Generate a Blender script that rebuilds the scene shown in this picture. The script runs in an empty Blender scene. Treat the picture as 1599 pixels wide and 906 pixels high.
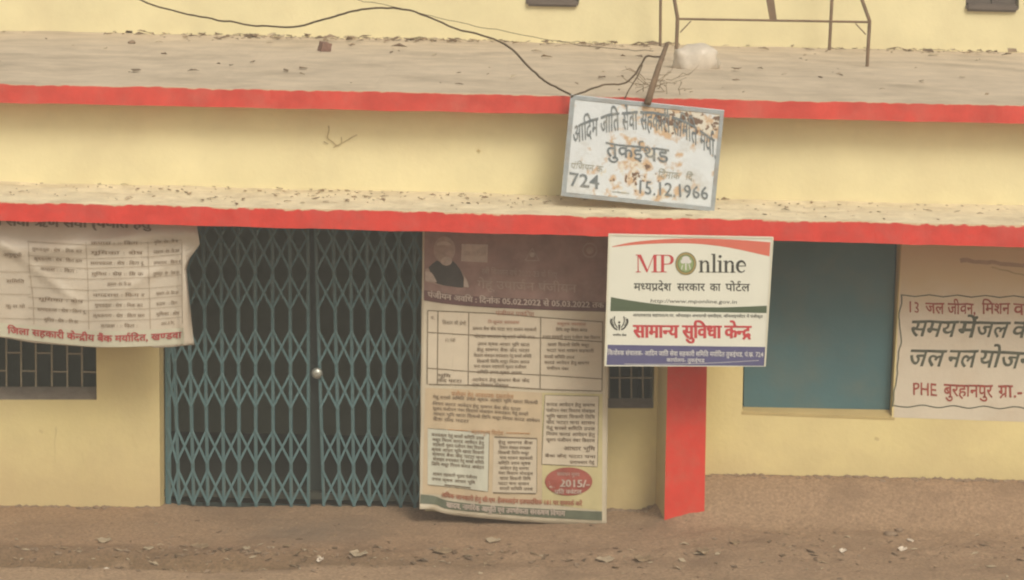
import bpy, bmesh, math, random
from mathutils import Vector, Matrix, noise
random.seed(7)
R = math.radians
sc = bpy.context.scene
COL = sc.collection

# ------------------------------------------------------------------ camera
W, H, F = 1599.0, 906.0, 4000.0            # photo size and focal length in photo pixels
HOR = 190.0                                # the horizon lies this far above the frame
PITCH, ROLL, CAMH = math.atan((H / 2 + HOR) / F), R(1.30), 5.0
cd = bpy.data.cameras.new('camera'); cd.sensor_width = 36; cd.lens = F / W * 36
cd.clip_start = 0.1; cd.clip_end = 2000
cam = bpy.data.objects.new('camera', cd); COL.objects.link(cam)
RM = Matrix.Rotation(math.pi / 2 - PITCH, 3, 'X') @ Matrix.Rotation(ROLL, 3, 'Z')
cam.matrix_world = Matrix.Translation((0, 0, CAMH)) @ RM.to_4x4()
sc.camera = cam
sc.cycles.filter_width = 2.1               # a soft little phone lens

# ------------------------------------------------------------------ world, sun, exposure
HAZE = 0.0075
SUN_EL, SUN_AZ = R(43), R(25)              # azimuth measured from the street axis towards the right
wd = bpy.data.worlds.new("World"); sc.world = wd; wd.use_nodes = True
nt = wd.node_tree; bg = nt.nodes['Background']
sky = nt.nodes.new('ShaderNodeTexSky'); sky.sky_type = 'NISHITA'; sky.sun_disc = False
sky.sun_elevation = SUN_EL; sky.sun_rotation = math.pi - SUN_AZ
sky.dust_density = 4.0; sky.air_density = 1.2
hs = nt.nodes.new('ShaderNodeHueSaturation'); hs.inputs['Saturation'].default_value = 0.22
mx = nt.nodes.new('ShaderNodeMix'); mx.data_type = 'RGBA'; mx.blend_type = 'MULTIPLY'
mx.inputs['Factor'].default_value = 1.0; mx.inputs[7].default_value = (1.0, 0.965, 0.87, 1)
nt.links.new(sky.outputs[0], hs.inputs['Color']); nt.links.new(hs.outputs[0], mx.inputs[6])
nt.links.new(mx.outputs[2], bg.inputs[0]); bg.inputs[1].default_value = 0.13
sd = bpy.data.lights.new('sun', 'SUN'); sd.energy = 1.5; sd.angle = R(22); sd.color = (1, 0.96, 0.88)
sun = bpy.data.objects.new('sun', sd); COL.objects.link(sun); sun.location = (6, 4, 14)
sdir = Vector((-math.sin(SUN_AZ) * math.cos(SUN_EL), math.cos(SUN_AZ) * math.cos(SUN_EL), -math.sin(SUN_EL)))
sun.rotation_euler = sdir.to_track_quat('-Z', 'Y').to_euler()
sc.view_settings.view_transform = 'Standard'; sc.view_settings.look = 'None'
sc.view_settings.exposure = 0.16; sc.view_settings.gamma = 1.0

# ------------------------------------------------------------------ helpers
def ray(px, py):
    return RM @ Vector(((px - W / 2) / F, -(py - H / 2) / F, -1.0))
def at(px, py, Y):                         # photo pixel -> point on the upright plane at depth Y
    d = ray(px, py); return Vector((0, 0, CAMH)) + d * (Y / d.y)
def atz(px, py, Z):                        # photo pixel -> point on the level plane at height Z
    d = ray(px, py); return Vector((0, 0, CAMH)) + d * ((Z - CAMH) / d.z)
def lin(r, g, b):
    f = lambda c: (c / 12.92) if c <= .04045 else ((c + .055) / 1.055) ** 2.4
    return (f(r / 255), f(g / 255), f(b / 255), 1)

def mat(name, col, rough=0.85, var=0.12, vscale=3.0, grime=None, gamt=0.0, gscale=1.2, bump=0.15, bscale=60.0,
        spec=0.25, metal=0.0, streak=False, trans=0.0):
    m = bpy.data.materials.new(name); m.use_nodes = True
    n = m.node_tree; L = n.links; b = n.nodes['Principled BSDF']
    b.inputs['Roughness'].default_value = rough; b.inputs['Metallic'].default_value = metal
    b.inputs['Specular IOR Level'].default_value = spec
    tc = n.nodes.new('ShaderNodeTexCoord')
    mp = n.nodes.new('ShaderNodeMapping'); L.new(tc.outputs['Object'], mp.inputs[0])
    if streak: mp.inputs['Scale'].default_value = (2.6, 1, 0.5)
    nz = n.nodes.new('ShaderNodeTexNoise'); nz.inputs['Scale'].default_value = vscale; nz.inputs['Detail'].default_value = 7
    nz.inputs['Roughness'].default_value = 0.62
    L.new(mp.outputs[0], nz.inputs['Vector'])
    rp = n.nodes.new('ShaderNodeValToRGB')
    rp.color_ramp.elements[0].position = .3; rp.color_ramp.elements[1].position = .72
    rp.color_ramp.elements[0].color = tuple(c * (1 - var) for c in col[:3]) + (1,)
    rp.color_ramp.elements[1].color = tuple(min(1, c * (1 + var * .8)) for c in col[:3]) + (1,)
    L.new(nz.outputs[0], rp.inputs[0]); out = rp.outputs[0]
    if grime:
        g = n.nodes.new('ShaderNodeTexNoise'); g.inputs['Scale'].default_value = gscale; g.inputs['Detail'].default_value = 9
        g.inputs['Roughness'].default_value = 0.68
        L.new(mp.outputs[0], g.inputs['Vector'])
        gr = n.nodes.new('ShaderNodeValToRGB'); gr.color_ramp.elements[0].position = .48; gr.color_ramp.elements[1].position = .74
        gr.color_ramp.elements[0].color = (0, 0, 0, 1); gr.color_ramp.elements[1].color = (gamt,) * 3 + (1,)
        L.new(g.outputs[0], gr.inputs[0])
        x = n.nodes.new('ShaderNodeMix'); x.data_type = 'RGBA'
        L.new(gr.outputs[0], x.inputs[0]); L.new(out, x.inputs[6]); x.inputs[7].default_value = grime
        out = x.outputs[2]
    L.new(out, b.inputs['Base Color'])
    if bump:
        bn = n.nodes.new('ShaderNodeTexNoise'); bn.inputs['Scale'].default_value = bscale; bn.inputs['Detail'].default_value = 5
        L.new(tc.outputs['Object'], bn.inputs['Vector'])
        bp = n.nodes.new('ShaderNodeBump'); bp.inputs['Strength'].default_value = bump; bp.inputs['Distance'].default_value = 0.01
        L.new(bn.outputs[0], bp.inputs['Height']); L.new(bp.outputs[0], b.inputs['Normal'])
    if trans: b.inputs['Transmission Weight'].default_value = trans
    m['out'] = 1
    return m
def base_out(m):                            # node feeding Base Color
    l = m.node_tree.nodes['Principled BSDF'].inputs['Base Color'].links[0]; return l.from_socket
def uv_wear_tint(m, colour, v0, v1, scale=40, amt=1.0, axis='Y', jit=.25, sx=1.0):
    """lost paint, dust and tint towards one edge of the strip: mixes `colour` where uv.axis + noise passes v0..v1"""
    n = m.node_tree; L = n.links; prev = base_out(m)
    uv = n.nodes.new('ShaderNodeUVMap'); s = n.nodes.new('ShaderNodeSeparateXYZ'); L.new(uv.outputs[0], s.inputs[0])
    tc = n.nodes.new('ShaderNodeTexCoord'); mp = n.nodes.new('ShaderNodeMapping'); mp.inputs['Scale'].default_value = (sx, 1, 1)
    L.new(tc.outputs['Object'], mp.inputs[0])
    nz = n.nodes.new('ShaderNodeTexNoise'); nz.inputs['Scale'].default_value = scale; nz.inputs['Detail'].default_value = 4
    L.new(mp.outputs[0], nz.inputs['Vector'])
    a = n.nodes.new('ShaderNodeMath'); a.operation = 'SUBTRACT'; a.inputs[1].default_value = .5; L.new(nz.outputs[0], a.inputs[0])
    b = n.nodes.new('ShaderNodeMath'); b.operation = 'MULTIPLY_ADD'; b.inputs[1].default_value = jit * 2
    L.new(a.outputs[0], b.inputs[0]); L.new(s.outputs[axis], b.inputs[2])
    mr = n.nodes.new('ShaderNodeMapRange'); mr.inputs[1].default_value = v0; mr.inputs[2].default_value = v1
    mr.inputs[3].default_value = 0; mr.inputs[4].default_value = amt; L.new(b.outputs[0], mr.inputs[0])
    x = n.nodes.new('ShaderNodeMix'); x.data_type = 'RGBA'; L.new(mr.outputs[0], x.inputs[0]); L.new(prev, x.inputs[6])
    x.inputs[7].default_value = colour; L.new(x.outputs[2], n.nodes['Principled BSDF'].inputs['Base Color'])

def tag(o, label=None, cat=None, group=None, kind=None):
    if label: o['label'] = label
    if cat: o['category'] = cat
    if group: o['group'] = group
    if kind: o['kind'] = kind
    return o
def empty(name, loc):
    o = bpy.data.objects.new(name, None); COL.objects.link(o); o.location = loc; o.empty_display_size = .2; return o
class MB:                                   # collects faces (world coordinates), builds ONE object
    def __init__(s): s.v, s.f, s.uv, s.mi = [], [], [], []
    def face(s, pts, uv=None, mi=0):
        k = len(s.v); s.v += [Vector(p) for p in pts]; s.f.append(tuple(range(k, k + len(pts))))
        s.uv += list(uv) if uv else [(0, 0)] * len(pts); s.mi.append(mi)
    def grid(s, P, mi=0, uvs=None):         # P[row][col] of points
        k = len(s.v); n, m = len(P), len(P[0])
        for i in range(n):
            for j in range(m):
                s.v.append(Vector(P[i][j])); s.uv.append((j / (m - 1), i / (n - 1)))
        for i in range(n - 1):
            for j in range(m - 1):
                a = k + i * m + j; s.f.append((a, a + 1, a + m + 1, a + m)); s.mi.append(mi)
    def mesh(s, V, Fc, mi=0):
        k = len(s.v); s.v += [Vector(p) for p in V]; s.uv += [(0, 0)] * len(V)
        for f in Fc: s.f.append(tuple(k + i for i in f)); s.mi.append(mi)
    def hexa(s, a, b, mi=0):                # a: 4 front corners, b: 4 back corners (same order)
        a = [Vector(p) for p in a]; b = [Vector(p) for p in b]
        s.mesh(a + b, [(0, 1, 2, 3), (7, 6, 5, 4), (0, 4, 5, 1), (1, 5, 6, 2), (2, 6, 7, 3), (3, 7, 4, 0)], mi)
    def box(s, x0, x1, y0, y1, z0, z1, mi=0):
        s.hexa([(x0, y0, z0), (x1, y0, z0), (x1, y0, z1), (x0, y0, z1)], [(x0, y1, z0), (x1, y1, z0), (x1, y1, z1), (x0, y1, z1)], mi)
    def tube(s, pts, r, n=7, mi=0):
        pts = [Vector(p) for p in pts]; rr = r if isinstance(r, (list, tuple)) else [r] * len(pts)
        rings = []; up = Vector((.13, .2, 1)).normalized()
        for i, p in enumerate(pts):
            d = (pts[min(i + 1, len(pts) - 1)] - pts[max(i - 1, 0)]).normalized()
            a = d.cross(up)
            if a.length < .05: a = d.cross(Vector((1, 0, 0)))
            a.normalize(); b = d.cross(a).normalized()
            rings.append([p + (a * math.cos(2 * math.pi * k / n) + b * math.sin(2 * math.pi * k / n)) * rr[i] for k in range(n)])
        k0 = len(s.v)
        for g in rings: s.v += g; s.uv += [(0, 0)] * n
        for i in range(len(rings) - 1):
            for k in range(n):
                q = (k + 1) % n
                s.f.append((k0 + i * n + k, k0 + i * n + q, k0 + (i + 1) * n + q, k0 + (i + 1) * n + k)); s.mi.append(mi)
        s.f.append(tuple(k0 + k for k in range(n))[::-1]); s.mi.append(mi)
        s.f.append(tuple(k0 + (len(rings) - 1) * n + k for k in range(n))); s.mi.append(mi)
    def build(s, name, mats, parent=None, smooth=False, fix=False):
        me = bpy.data.meshes.new(name); off = parent_loc(parent)
        me.from_pydata([v - off for v in s.v], [], s.f)
        if not isinstance(mats, (list, tuple)): mats = [mats]
        for m in mats: me.materials.append(m)
        me.polygons.foreach_set('material_index', s.mi)
        ul = me.uv_layers.new(name='UVMap'); flat = []
        for l in me.loops: flat += s.uv[l.vertex_index]
        ul.data.foreach_set('uv', flat)
        if smooth: me.polygons.foreach_set('use_smooth', [True] * len(me.polygons))
        if fix:
            bm = bmesh.new(); bm.from_mesh(me); bmesh.ops.recalc_face_normals(bm, faces=bm.faces); bm.to_mesh(me); bm.free()
        me.update()
        o = bpy.data.objects.new(name, me); COL.objects.link(o)
        if parent: o.parent = parent
        return o
def parent_loc(p):
    v = Vector((0, 0, 0))
    while p: v = v + p.location; p = p.parent
    return v

# ------------------------------------------------------------------ lettering
_tc = bpy.data.curves.new('t', 'FONT'); _to = bpy.data.objects.new('t', _tc); COL.objects.link(_to)
_cache = {}
def _raw(s, bold, res):
    k = (s, bold, res)
    if k in _cache: return _cache[k]
    _tc.body = s; _tc.offset = bold; _tc.resolution_u = res
    bpy.context.view_layer.update()
    ev = _to.evaluated_get(bpy.context.evaluated_depsgraph_get()); me = ev.to_mesh()
    V = [(v.co.x, v.co.y) for v in me.vertices]; Fc = [tuple(p.vertices) for p in me.polygons]
    ev.to_mesh_clear(); _cache[k] = (V, Fc); return V, Fc
def _run(s, bold, res):
    V, Fc = _raw(s, bold, res)
    d = _raw('|', bold, 1)[0]; e = _raw(s + '|', bold, 1)[0]
    return V, Fc, max(p[0] for p in e) - max(p[0] for p in d)
def _clip(V, Fc, x):
    bm = bmesh.new(); vs = [bm.verts.new((a, b, 0)) for a, b in V]
    for f in Fc:
        try: bm.faces.new([vs[i] for i in f])
        except ValueError: pass
    bmesh.ops.bisect_plane(bm, geom=bm.verts[:] + bm.edges[:] + bm.faces[:], plane_co=(x, 0, 0), plane_no=(1, 0, 0), clear_outer=True)
    bm.verts.index_update(); r = [(v.co.x, v.co.y) for v in bm.verts], [tuple(v.index for v in f.verts) for f in bm.faces]
    bm.free(); return r
def _ribbon(pts, w):
    V, Fc = [], []
    for i, p in enumerate(pts):
        a = pts[max(i - 1, 0)]; b = pts[min(i + 1, len(pts) - 1)]
        dx, dy = b[0] - a[0], b[1] - a[1]; l = math.hypot(dx, dy) or 1
        ww = (w[i] if isinstance(w, (list, tuple)) else w) / 2
        V += [(p[0] - dy / l * ww, p[1] + dx / l * ww), (p[0] + dy / l * ww, p[1] - dx / l * ww)]
    for i in range(len(pts) - 1): k = 2 * i; Fc.append((k, k + 1, k + 3, k + 2))
    return V, Fc
def layout(s, bold=0.0, res=2):
    """{X} half form, ^ reph on the letter before, ~ rakar under the letter before; short i is written before its letter"""
    V, Fc, tier, pen, run, i = [], [], [], 0.0, '', 0
    def add(v, f, x, t=0):
        k = len(V); V.extend((a + x, b) for a, b in v); Fc.extend(tuple(k + q for q in g) for g in f); tier.extend([t] * len(v))
    def flush():
        nonlocal pen, run
        if run:
            v, f, a = _run(run, bold, res); add(v, f, pen); pen += a; run = ''
    while i < len(s):
        c = s[i]
        if c == '{':
            flush(); v, f, a = _run(s[i + 1], bold, res); v, f = _clip(v, f, a - .205); add(v, f, pen); pen += a - .205; i += 3; continue
        if c == '^':
            flush(); x = pen - .13
            v, f = _ribbon([(x, .60), (x - .13, .66), (x - .17, .76), (x - .10, .85), (x + .0, .84), (x + .05, .78)], .07 + bold); add(v, f, 0, .3); i += 1; continue
        if c == '~':
            flush(); x = pen - .15
            v, f = _ribbon([(x, .24), (x - .16, .13), (x - .33, -.05)], .085 + bold); add(v, f, 0, .3); i += 1; continue
        run += c; i += 1
    flush(); return V, Fc, tier, pen

class Surf:
    def __init__(s, fn, step=.0015): s.fn, s.step = fn, step
    def p(s, px, py, tier=0): return at(px, py, s.fn(px, py) - s.step * tier)
class Hand(Surf):                           # brush lettering by hand: the outlines wander a little
    def p(s, px, py, tier=0):
        q = Vector((px * .07, py * .07, 2.2)); return Surf.p(s, px + 1.5 * noise.noise(q), py + 1.7 * noise.noise(q + Vector((9, 4, 1))), tier)
def lerp_path(path, t):
    L = [0]
    for a, b in zip(path, path[1:]): L.append(L[-1] + abs(b[0] - a[0]))
    d = t * L[-1]
    for i in range(len(path) - 1):
        if d <= L[i + 1] or i == len(path) - 2:
            q = (d - L[i]) / ((L[i + 1] - L[i]) or 1); a, b = path[i], path[i + 1]
            return a[0] + (b[0] - a[0]) * q, a[1] + (b[1] - a[1]) * q
def smooth_path(p, n=6):
    if len(p) < 3: return p
    out = []
    for i in range(len(p) - 1):
        a, b, c, d = p[max(i - 1, 0)], p[i], p[i + 1], p[min(i + 2, len(p) - 1)]
        for k in range(n):
            t = k / n
            out.append(tuple(.5 * (2 * b[j] + (c[j] - a[j]) * t + (2 * a[j] - 5 * b[j] + 4 * c[j] - d[j]) * t * t + (3 * b[j] - a[j] - 3 * c[j] + d[j]) * t ** 3) for j in range(len(b))))
    return out + [p[-1]]
class Words:                                # every piece of text laid on it becomes a part of its own
    def __init__(s, m, par): s.m, s.par = m, par
def T(mb, surf, s, path, h, tier=3, bold=0.0, res=2, shear=0.0, em=.622):
    """text on the baseline `path` (photo pixels, first to last point), h = height of the letters in pixels"""
    if isinstance(mb, Words):
        m2 = MB(); T(m2, surf, s, path, h, tier, bold, res, shear, em); m2.build('lettering', mb.m, mb.par); return
    if bold > .016:                         # heavy lettering: the same outlines laid twice, slightly apart
        dx = bold * h / em * .8
        T(mb, surf, s, [(a - dx, b) for a, b in path], h, tier, .014, res, shear, em)
        T(mb, surf, s, [(a + dx, b) for a, b in path], h, tier + .25, .014, res, shear, em); return
    V, Fc, tr, wd_ = layout(s, bold, res)
    path = smooth_path(path); sy = h / em
    P = []
    for (x, y), t in zip(V, tr):
        bx, by = lerp_path(path, min(max(x / wd_, -.02), 1.02))
        P.append(surf.p(bx + shear * y * sy, by - y * sy, tier + t * .4))
    mb.mesh(P, Fc)
def patch(mb, surf, top, bot, tier=1, n=12, m=3, mi=0):
    """filled area between two polylines given left to right in photo pixels"""
    rows = []
    top, bot = smooth_path(top, 5), smooth_path(bot, 5)
    def g(pl, t):
        k = t * (len(pl) - 1); i = min(int(k), len(pl) - 2); q = k - i
        return pl[i][0] + (pl[i + 1][0] - pl[i][0]) * q, pl[i][1] + (pl[i + 1][1] - pl[i][1]) * q
    for r in range(m + 1):
        row = []
        for c in range(n + 1):
            a, b = g(bot, c / n), g(top, c / n); q = r / m
            row.append(surf.p(a[0] + (b[0] - a[0]) * q, a[1] + (b[1] - a[1]) * q, tier))
        rows.append(row)
    mb.grid(rows, mi)
def line(mb, surf, pts, w, tier=2, sub=8, wob=0.0, mi=0):
    q = []
    for a, b in zip(pts, pts[1:]):
        n = max(1, int(math.hypot(b[0] - a[0], b[1] - a[1]) / sub))
        for k in range(n): q.append((a[0] + (b[0] - a[0]) * k / n, a[1] + (b[1] - a[1]) * k / n))
    q.append(pts[-1])
    if wob: q = [(x + wob * noise.noise(Vector((x * .06, y * .06, 1))), y + wob * noise.noise(Vector((x * .06, y * .06, 9)))) for x, y in q]
    V, Fc = _ribbon([(x, -y) for x, y in q], w)
    mb.mesh([surf.p(x, -y, tier) for x, y in V], Fc, mi)
def disc(mb, surf, cx, cy, rx, ry, tier=2, n=28, a0=0, a1=360, inner=0, mi=0):
    A = [R(a0 + (a1 - a0) * k / n) for k in range(n + 1)]
    o = [surf.p(cx + rx * math.cos(a), cy - ry * math.sin(a), tier) for a in A]
    i_ = [surf.p(cx + rx * inner * math.cos(a), cy - ry * inner * math.sin(a), tier) for a in A]
    mb.grid([i_, o], mi)

# ------------------------------------------------------------------ materials
YEL = lin(212, 182, 108)
M = {}
M['yellow'] = mat('yellow_limewash', (.71, .59, .285, 1), .9, .08, 1.6, (.55, .42, .23, 1), .4, .9, .25, 25)
M['yellowp'] = mat('pale_yellow_limewash', (.74, .65, .385, 1), .9, .08, 1.6, (.60, .50, .30, 1), .5, 1.1, .25, 25)
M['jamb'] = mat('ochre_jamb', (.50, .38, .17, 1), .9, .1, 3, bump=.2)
M['red'] = mat('red_enamel_paint', (.62, .045, .030, 1), .65, .18, 4.5, (.50, .10, .08, 1), .6, 5.0, .35, 18, spec=.3)
M['red2'] = mat('red_enamel_upper', (.60, .06, .040, 1), .7, .18, 4.5, (.52, .14, .10, 1), .6, 3.0, .35, 18, spec=.3)
M['pillar'] = mat('red_pillar_paint', (.64, .048, .028, 1), .6, .12, 3.0, (.50, .13, .08, 1), .55, 5.5, .2, 18, spec=.3)
M['conc'] = mat('dusty_concrete', (.59, .475, .345, 1), .95, .18, 2.1, (.36, .285, .20, 1), .9, 1.1, .5, 30)
M['ledge'] = mat('dusty_ledge', (.72, .62, .42, 1), .95, .15, 5, (.45, .36, .23, 1), .8, 4.0, .5, 40)
M['gate'] = mat('teal_gate_paint', (.066, .13, .135, 1), .6, .22, 8, (.20, .17, .12, 1), .7, 5, .1, 80)
M['gated'] = mat('dark_gate_plate', (.025, .034, .028, 1), .7, .2, 8, bump=.1)
M['strip'] = mat('teal_strip_paint', (.088, .168, .175, 1), .6, .22, 9, (.2, .18, .13, 1), .6, 6, .1, 80)
M['shut'] = mat('teal_shutter_paint', (.078, .155, .165, 1), .65, .10, 2.2, (.15, .165, .13, 1), .6, 2, .15, 30)
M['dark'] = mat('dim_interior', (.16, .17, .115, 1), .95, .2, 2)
M['grille'] = mat('grille_iron', (.33, .28, .19, 1), .8, .15, 8)
M['sill'] = mat('grey_sill', (.33, .28, .22, 1), .9, .2, 8, bump=.4)
M['wash'] = mat('whitewashed_panel', (.62, .545, .42, 1), .9, .06, 2.4, (.50, .37, .24, 1), .5, 1.6, .2, 25)
M['soil'] = mat('trodden_soil', (.345, .23, .142, 1), .97, .36, 38.0, (.22, .145, .09, 1), .85, 1.7, 1.0, 70)
M['maroon'] = mat('maroon_wall_paint', (.34, .075, .05, 1), .8, .2, 20)
M['darkpaint'] = mat('dark_green_wall_paint', (.11, .115, .08, 1), .8, .25, 20)
M['boardw'] = mat('board_white', (.70, .69, .58, 1), .5, .03, 4, spec=.35, bump=.03)
M['p_red'] = mat('print_red', (.52, .06, .065, 1), .6, .06, 10, bump=0)
M['p_coral'] = mat('print_coral', (.62, .15, .10, 1), .6, .05, 10, bump=0)
M['p_black'] = mat('print_black', (.055, .055, .045, 1), .6, .1, 10, bump=0)
M['p_green'] = mat('print_green', (.085, .115, .065, 1), .6, .06, 10, bump=0)
M['p_blue'] = mat('print_blue', (.105, .10, .20, 1), .6, .06, 10, bump=0)
M['p_white'] = mat('print_white', (.62, .60, .55, 1), .6, .05, 10, bump=0)
M['p_gold'] = mat('print_gold', (.36, .26, .09, 1), .6, .1, 10, bump=0)
M['p_leaf'] = mat('print_leaf_green', (.28, .36, .15, 1), .6, .1, 10, bump=0)
M['rim'] = mat('board_rim', (.66, .62, .48, 1), .5, .05, 10)
M['cream'] = mat('poster_flex', (.50, .43, .31, 1), .55, .06, 5, (.42, .33, .2, 1), .5, 3, .1, 30, spec=.35)
M['purple'] = mat('poster_header', (.27, .165, .135, 1), .6, .22, 7, (.35, .24, .19, 1), .7, 6, .05, 20)
M['purpled'] = mat('poster_header_band', (.125, .062, .056, 1), .6, .15, 12, bump=0)
M['peach'] = mat('poster_orange', (.50, .39, .25, 1), .6, .08, 6, bump=0)
M['pyel'] = mat('poster_yellow', (.49, .42, .22, 1), .6, .08, 6, bump=0)
M['pbox'] = mat('poster_box', (.54, .46, .34, 1), .6, .05, 8, bump=0)
M['pbox2'] = mat('poster_grey_box', (.50, .49, .39, 1), .6, .08, 8, bump=0)
M['ink'] = mat('faded_ink', (.18, .13, .085, 1), .6, .25, 30, bump=0)
M['inkf'] = mat('pale_ink', (.24, .17, .11, 1), .6, .25, 30, bump=0)
M['inkr'] = mat('brown_red_ink', (.35, .13, .075, 1), .6, .2, 20, bump=0)
M['inko'] = mat('orange_ink', (.42, .20, .08, 1), .6, .2, 20, bump=0)
M['p_oval'] = mat('oval_red', (.32, .085, .06, 1), .6, .15, 10, bump=0)
M['p_gband'] = mat('faded_green_band', (.12, .13, .085, 1), .6, .2, 14, bump=0)
M['faint'] = mat('faint_print', (.36, .26, .205, 1), .6, .2, 20, bump=0)
M['faintw'] = mat('faint_white_print', (.46, .37, .30, 1), .6, .2, 20, bump=0)
M['vest'] = mat('print_dark_vest', (.06, .05, .042, 1), .6, .2, 20, bump=0)
M['flex'] = mat('banner_flex', (.53, .46, .36, 1), .5, .05, 4, (.46, .36, .25, 1), .6, 2.5, .08, 25, spec=.4)
M['flexb'] = mat('banner_foot_band', (.50, .47, .35, 1), .5, .05, 5, bump=0)
M['rule'] = mat('table_rule', (.20, .155, .10, 1), .6, .15, 20, bump=0)
M['rulef'] = mat('faint_rule', (.38, .30, .21, 1), .6, .15, 20, bump=0)
M['wood'] = mat('weathered_wood', (.19, .125, .075, 1), .9, .3, 14, bump=.5)
M['twig'] = mat('dry_twig', (.24, .17, .10, 1), .9, .3, 20)
M['cable'] = mat('old_cable', (.10, .065, .035, 1), .8, .3, 6)
M['iron'] = mat('rusted_iron_tube', (.19, .125, .075, 1), .75, .25, 12, (.26, .15, .08, 1), .6, 9, .2, 60)
M['bag'] = mat('cloudy_plastic', (.58, .50, .40, 1), .45, .16, 9, bump=.3, bscale=30, spec=.5)
M['brick'] = mat('broken_brick', (.23, .13, .095, 1), .95, .2, 18, bump=.5)
M['leaf'] = mat('dry_leaf', (.30, .21, .125, 1), .9, .4, 9)
M['leafd'] = mat('dark_leaf', (.17, .115, .07, 1), .9, .4, 9)
M['leafp'] = mat('pale_scrap', (.42, .33, .22, 1), .9, .2, 9)
M['paper'] = mat('paper_scrap', (.70, .60, .48, 1), .8, .1, 9)
M['stone'] = mat('dust_stone', (.27, .19, .125, 1), .95, .2, 9, bump=.5)
M['knob'] = mat('bare_steel', (.42, .42, .36, 1), .35, .1, 9, metal=.6)
M['greyw'] = mat('grey_window_slab', (.135, .105, .085, 1), .9, .15, 8, bump=.3)
M['mortar'] = mat('lichen_line', (.42, .335, .18, 1), .95, .3, 12, bump=.3)
# wear along edges
uv_wear_tint(M['red'], (.62, .48, .30, 1), .93, .99, 14, 1.0, jit=.2)
uv_wear_tint(M['red2'], (.55, .42, .28, 1), .95, 1.0, 10, 1.0, jit=.16)

# ------------------------------------------------------------------ depths (metres from the camera)
YW, YC, YS, YU = 20.30, 19.40, 20.0, 26.6     # wall face, sunshade edge, slab edge, upper wall
XL, XR = -420, 2020                             # building runs past both sides of the frame
nz1 = lambda x, s=1.0, k=0.0: noise.noise(Vector((x * s, k, 3.7)))

# ------------------------------------------------------------------ ground
def smooth(a, b, x):
    t = min(max((x - a) / (b - a), 0), 1); return t * t * (3 - 2 * t)
def gz(x, y):
    z = -.02 + 0.285 * smooth(1.08, 1.5, x) * smooth(19.6, 20.28, y) + .03 * smooth(2.2, 4.2, x) * 0
    z += -.05 * smooth(19.6, 18.7, y) * 1.0 if False else 0
    z += -.045 - .07 * smooth(-.8, -3.6, x) if x < -.2 else -.045 * smooth(1.3, -.2, x)
    z += -.035 * smooth(-3.0, -2.2, x) * smooth(1.7, 1.35, x)
    fq = 1 - .6 * smooth(19.3, 20.0, y)
    z += fq * 0.022 * noise.noise(Vector((x * .8, y * .9, 0))) + fq * .018 * noise.noise(Vector((x * 3.1, y * 3.1, 4))) + .007 * noise.noise(Vector((x * 11, y * 11, 8))) + .005 * noise.noise(Vector((x * 27, y * 27, 8)))
    z += .012 * math.exp(-((y - YW) / .12) ** 2) * (.3 + .8 * noise.noise(Vector((x * 4, 0, 2))))      # dirt banked on the wall foot
    g = smooth(-1.0, -2.4, x)                                                                       # gutter edge at the left
    z += g * (-.07 * math.exp(-((y - 18.62 - .06 * noise.noise(Vector((x * 2, 1, 1)))) / .13) ** 2))
    z += .022 * math.exp(-((y - 18.95 - .12 * noise.noise(Vector((x * 1.3, 5, 1)))) / .12) ** 2) * (1 + noise.noise(Vector((x * 5, y * 5, 3))))
    if y > 20.45: z = min(z, 0.02)
    return z
def axis(lo, hi, step, far, n):
    a = [lo + step * i for i in range(int((hi - lo) / step) + 1)]
    l = [lo - (far) * ((i / n) ** 2.2) for i in range(n, 0, -1)]; r = [a[-1] + far * ((i / n) ** 2.2) for i in range(1, n + 1)]
    return l + a + r
gx, gy = axis(-5.2, 5.2, .035, 300, 16), axis(17.2, 20.6, .03, 300, 16)
mb = MB(); mb.grid([[(x, y, gz(x, y)) for x in gx] for y in gy])
ground = tag(mb.build('ground', M['soil'], smooth=True), kind='structure')
# soil colour detail: damp gutter band, paler road below it
m = M['soil']; n = m.node_tree; L = n.links; prev = base_out(m)
tc = n.nodes.new('ShaderNodeTexCoord'); sp = n.nodes.new('ShaderNodeSeparateXYZ'); L.new(tc.outputs['Object'], sp.inputs[0])
n1 = n.nodes.new('ShaderNodeTexNoise'); n1.inputs['Scale'].default_value = 2.6; n1.inputs['Detail'].default_value = 8; L.new(tc.outputs['Object'], n1.inputs['Vector'])
ad = n.nodes.new('ShaderNodeMath'); ad.operation = 'MULTIPLY_ADD'; ad.inputs[1].default_value = .55; L.new(n1.outputs[0], ad.inputs[0]); L.new(sp.outputs['Y'], ad.inputs[2])
rp = n.nodes.new('ShaderNodeValToRGB'); e = rp.color_ramp.elements
mr = n.nodes.new('ShaderNodeMapRange'); mr.inputs[1].default_value = 18.3; mr.inputs[2].default_value = 19.8; L.new(ad.outputs[0], mr.inputs[0]); L.new(mr.outputs[0], rp.inputs[0])
e[0].position = 0; e[0].color = (1.15, 1.18, 1.2, 1); e[1].position = 1; e[1].color = (1, .98, .95, 1)
for p_, c_ in ((.36, (1.12, 1.14, 1.14, 1)), (.44, (.62, .60, .53, 1)), (.56, (.74, .71, .66, 1)), (.75, (1.02, .98, .94, 1))):
    q = e.new(p_); q.color = c_
mu = n.nodes.new('ShaderNodeMix'); mu.data_type = 'RGBA'; mu.blend_type = 'MULTIPLY'; mu.inputs[0].default_value = 1
mxr = n.nodes.new('ShaderNodeMapRange'); mxr.inputs[1].default_value = .8; mxr.inputs[2].default_value = -1.6; mxr.inputs[3].default_value = .15; L.new(sp.outputs['X'], mxr.inputs[0])
L.new(mxr.outputs[0], mu.inputs[0]); L.new(prev, mu.inputs[6]); L.new(rp.outputs[0], mu.inputs[7]); L.new(mu.outputs[2], n.nodes['Principled BSDF'].inputs['Base Color'])

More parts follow.
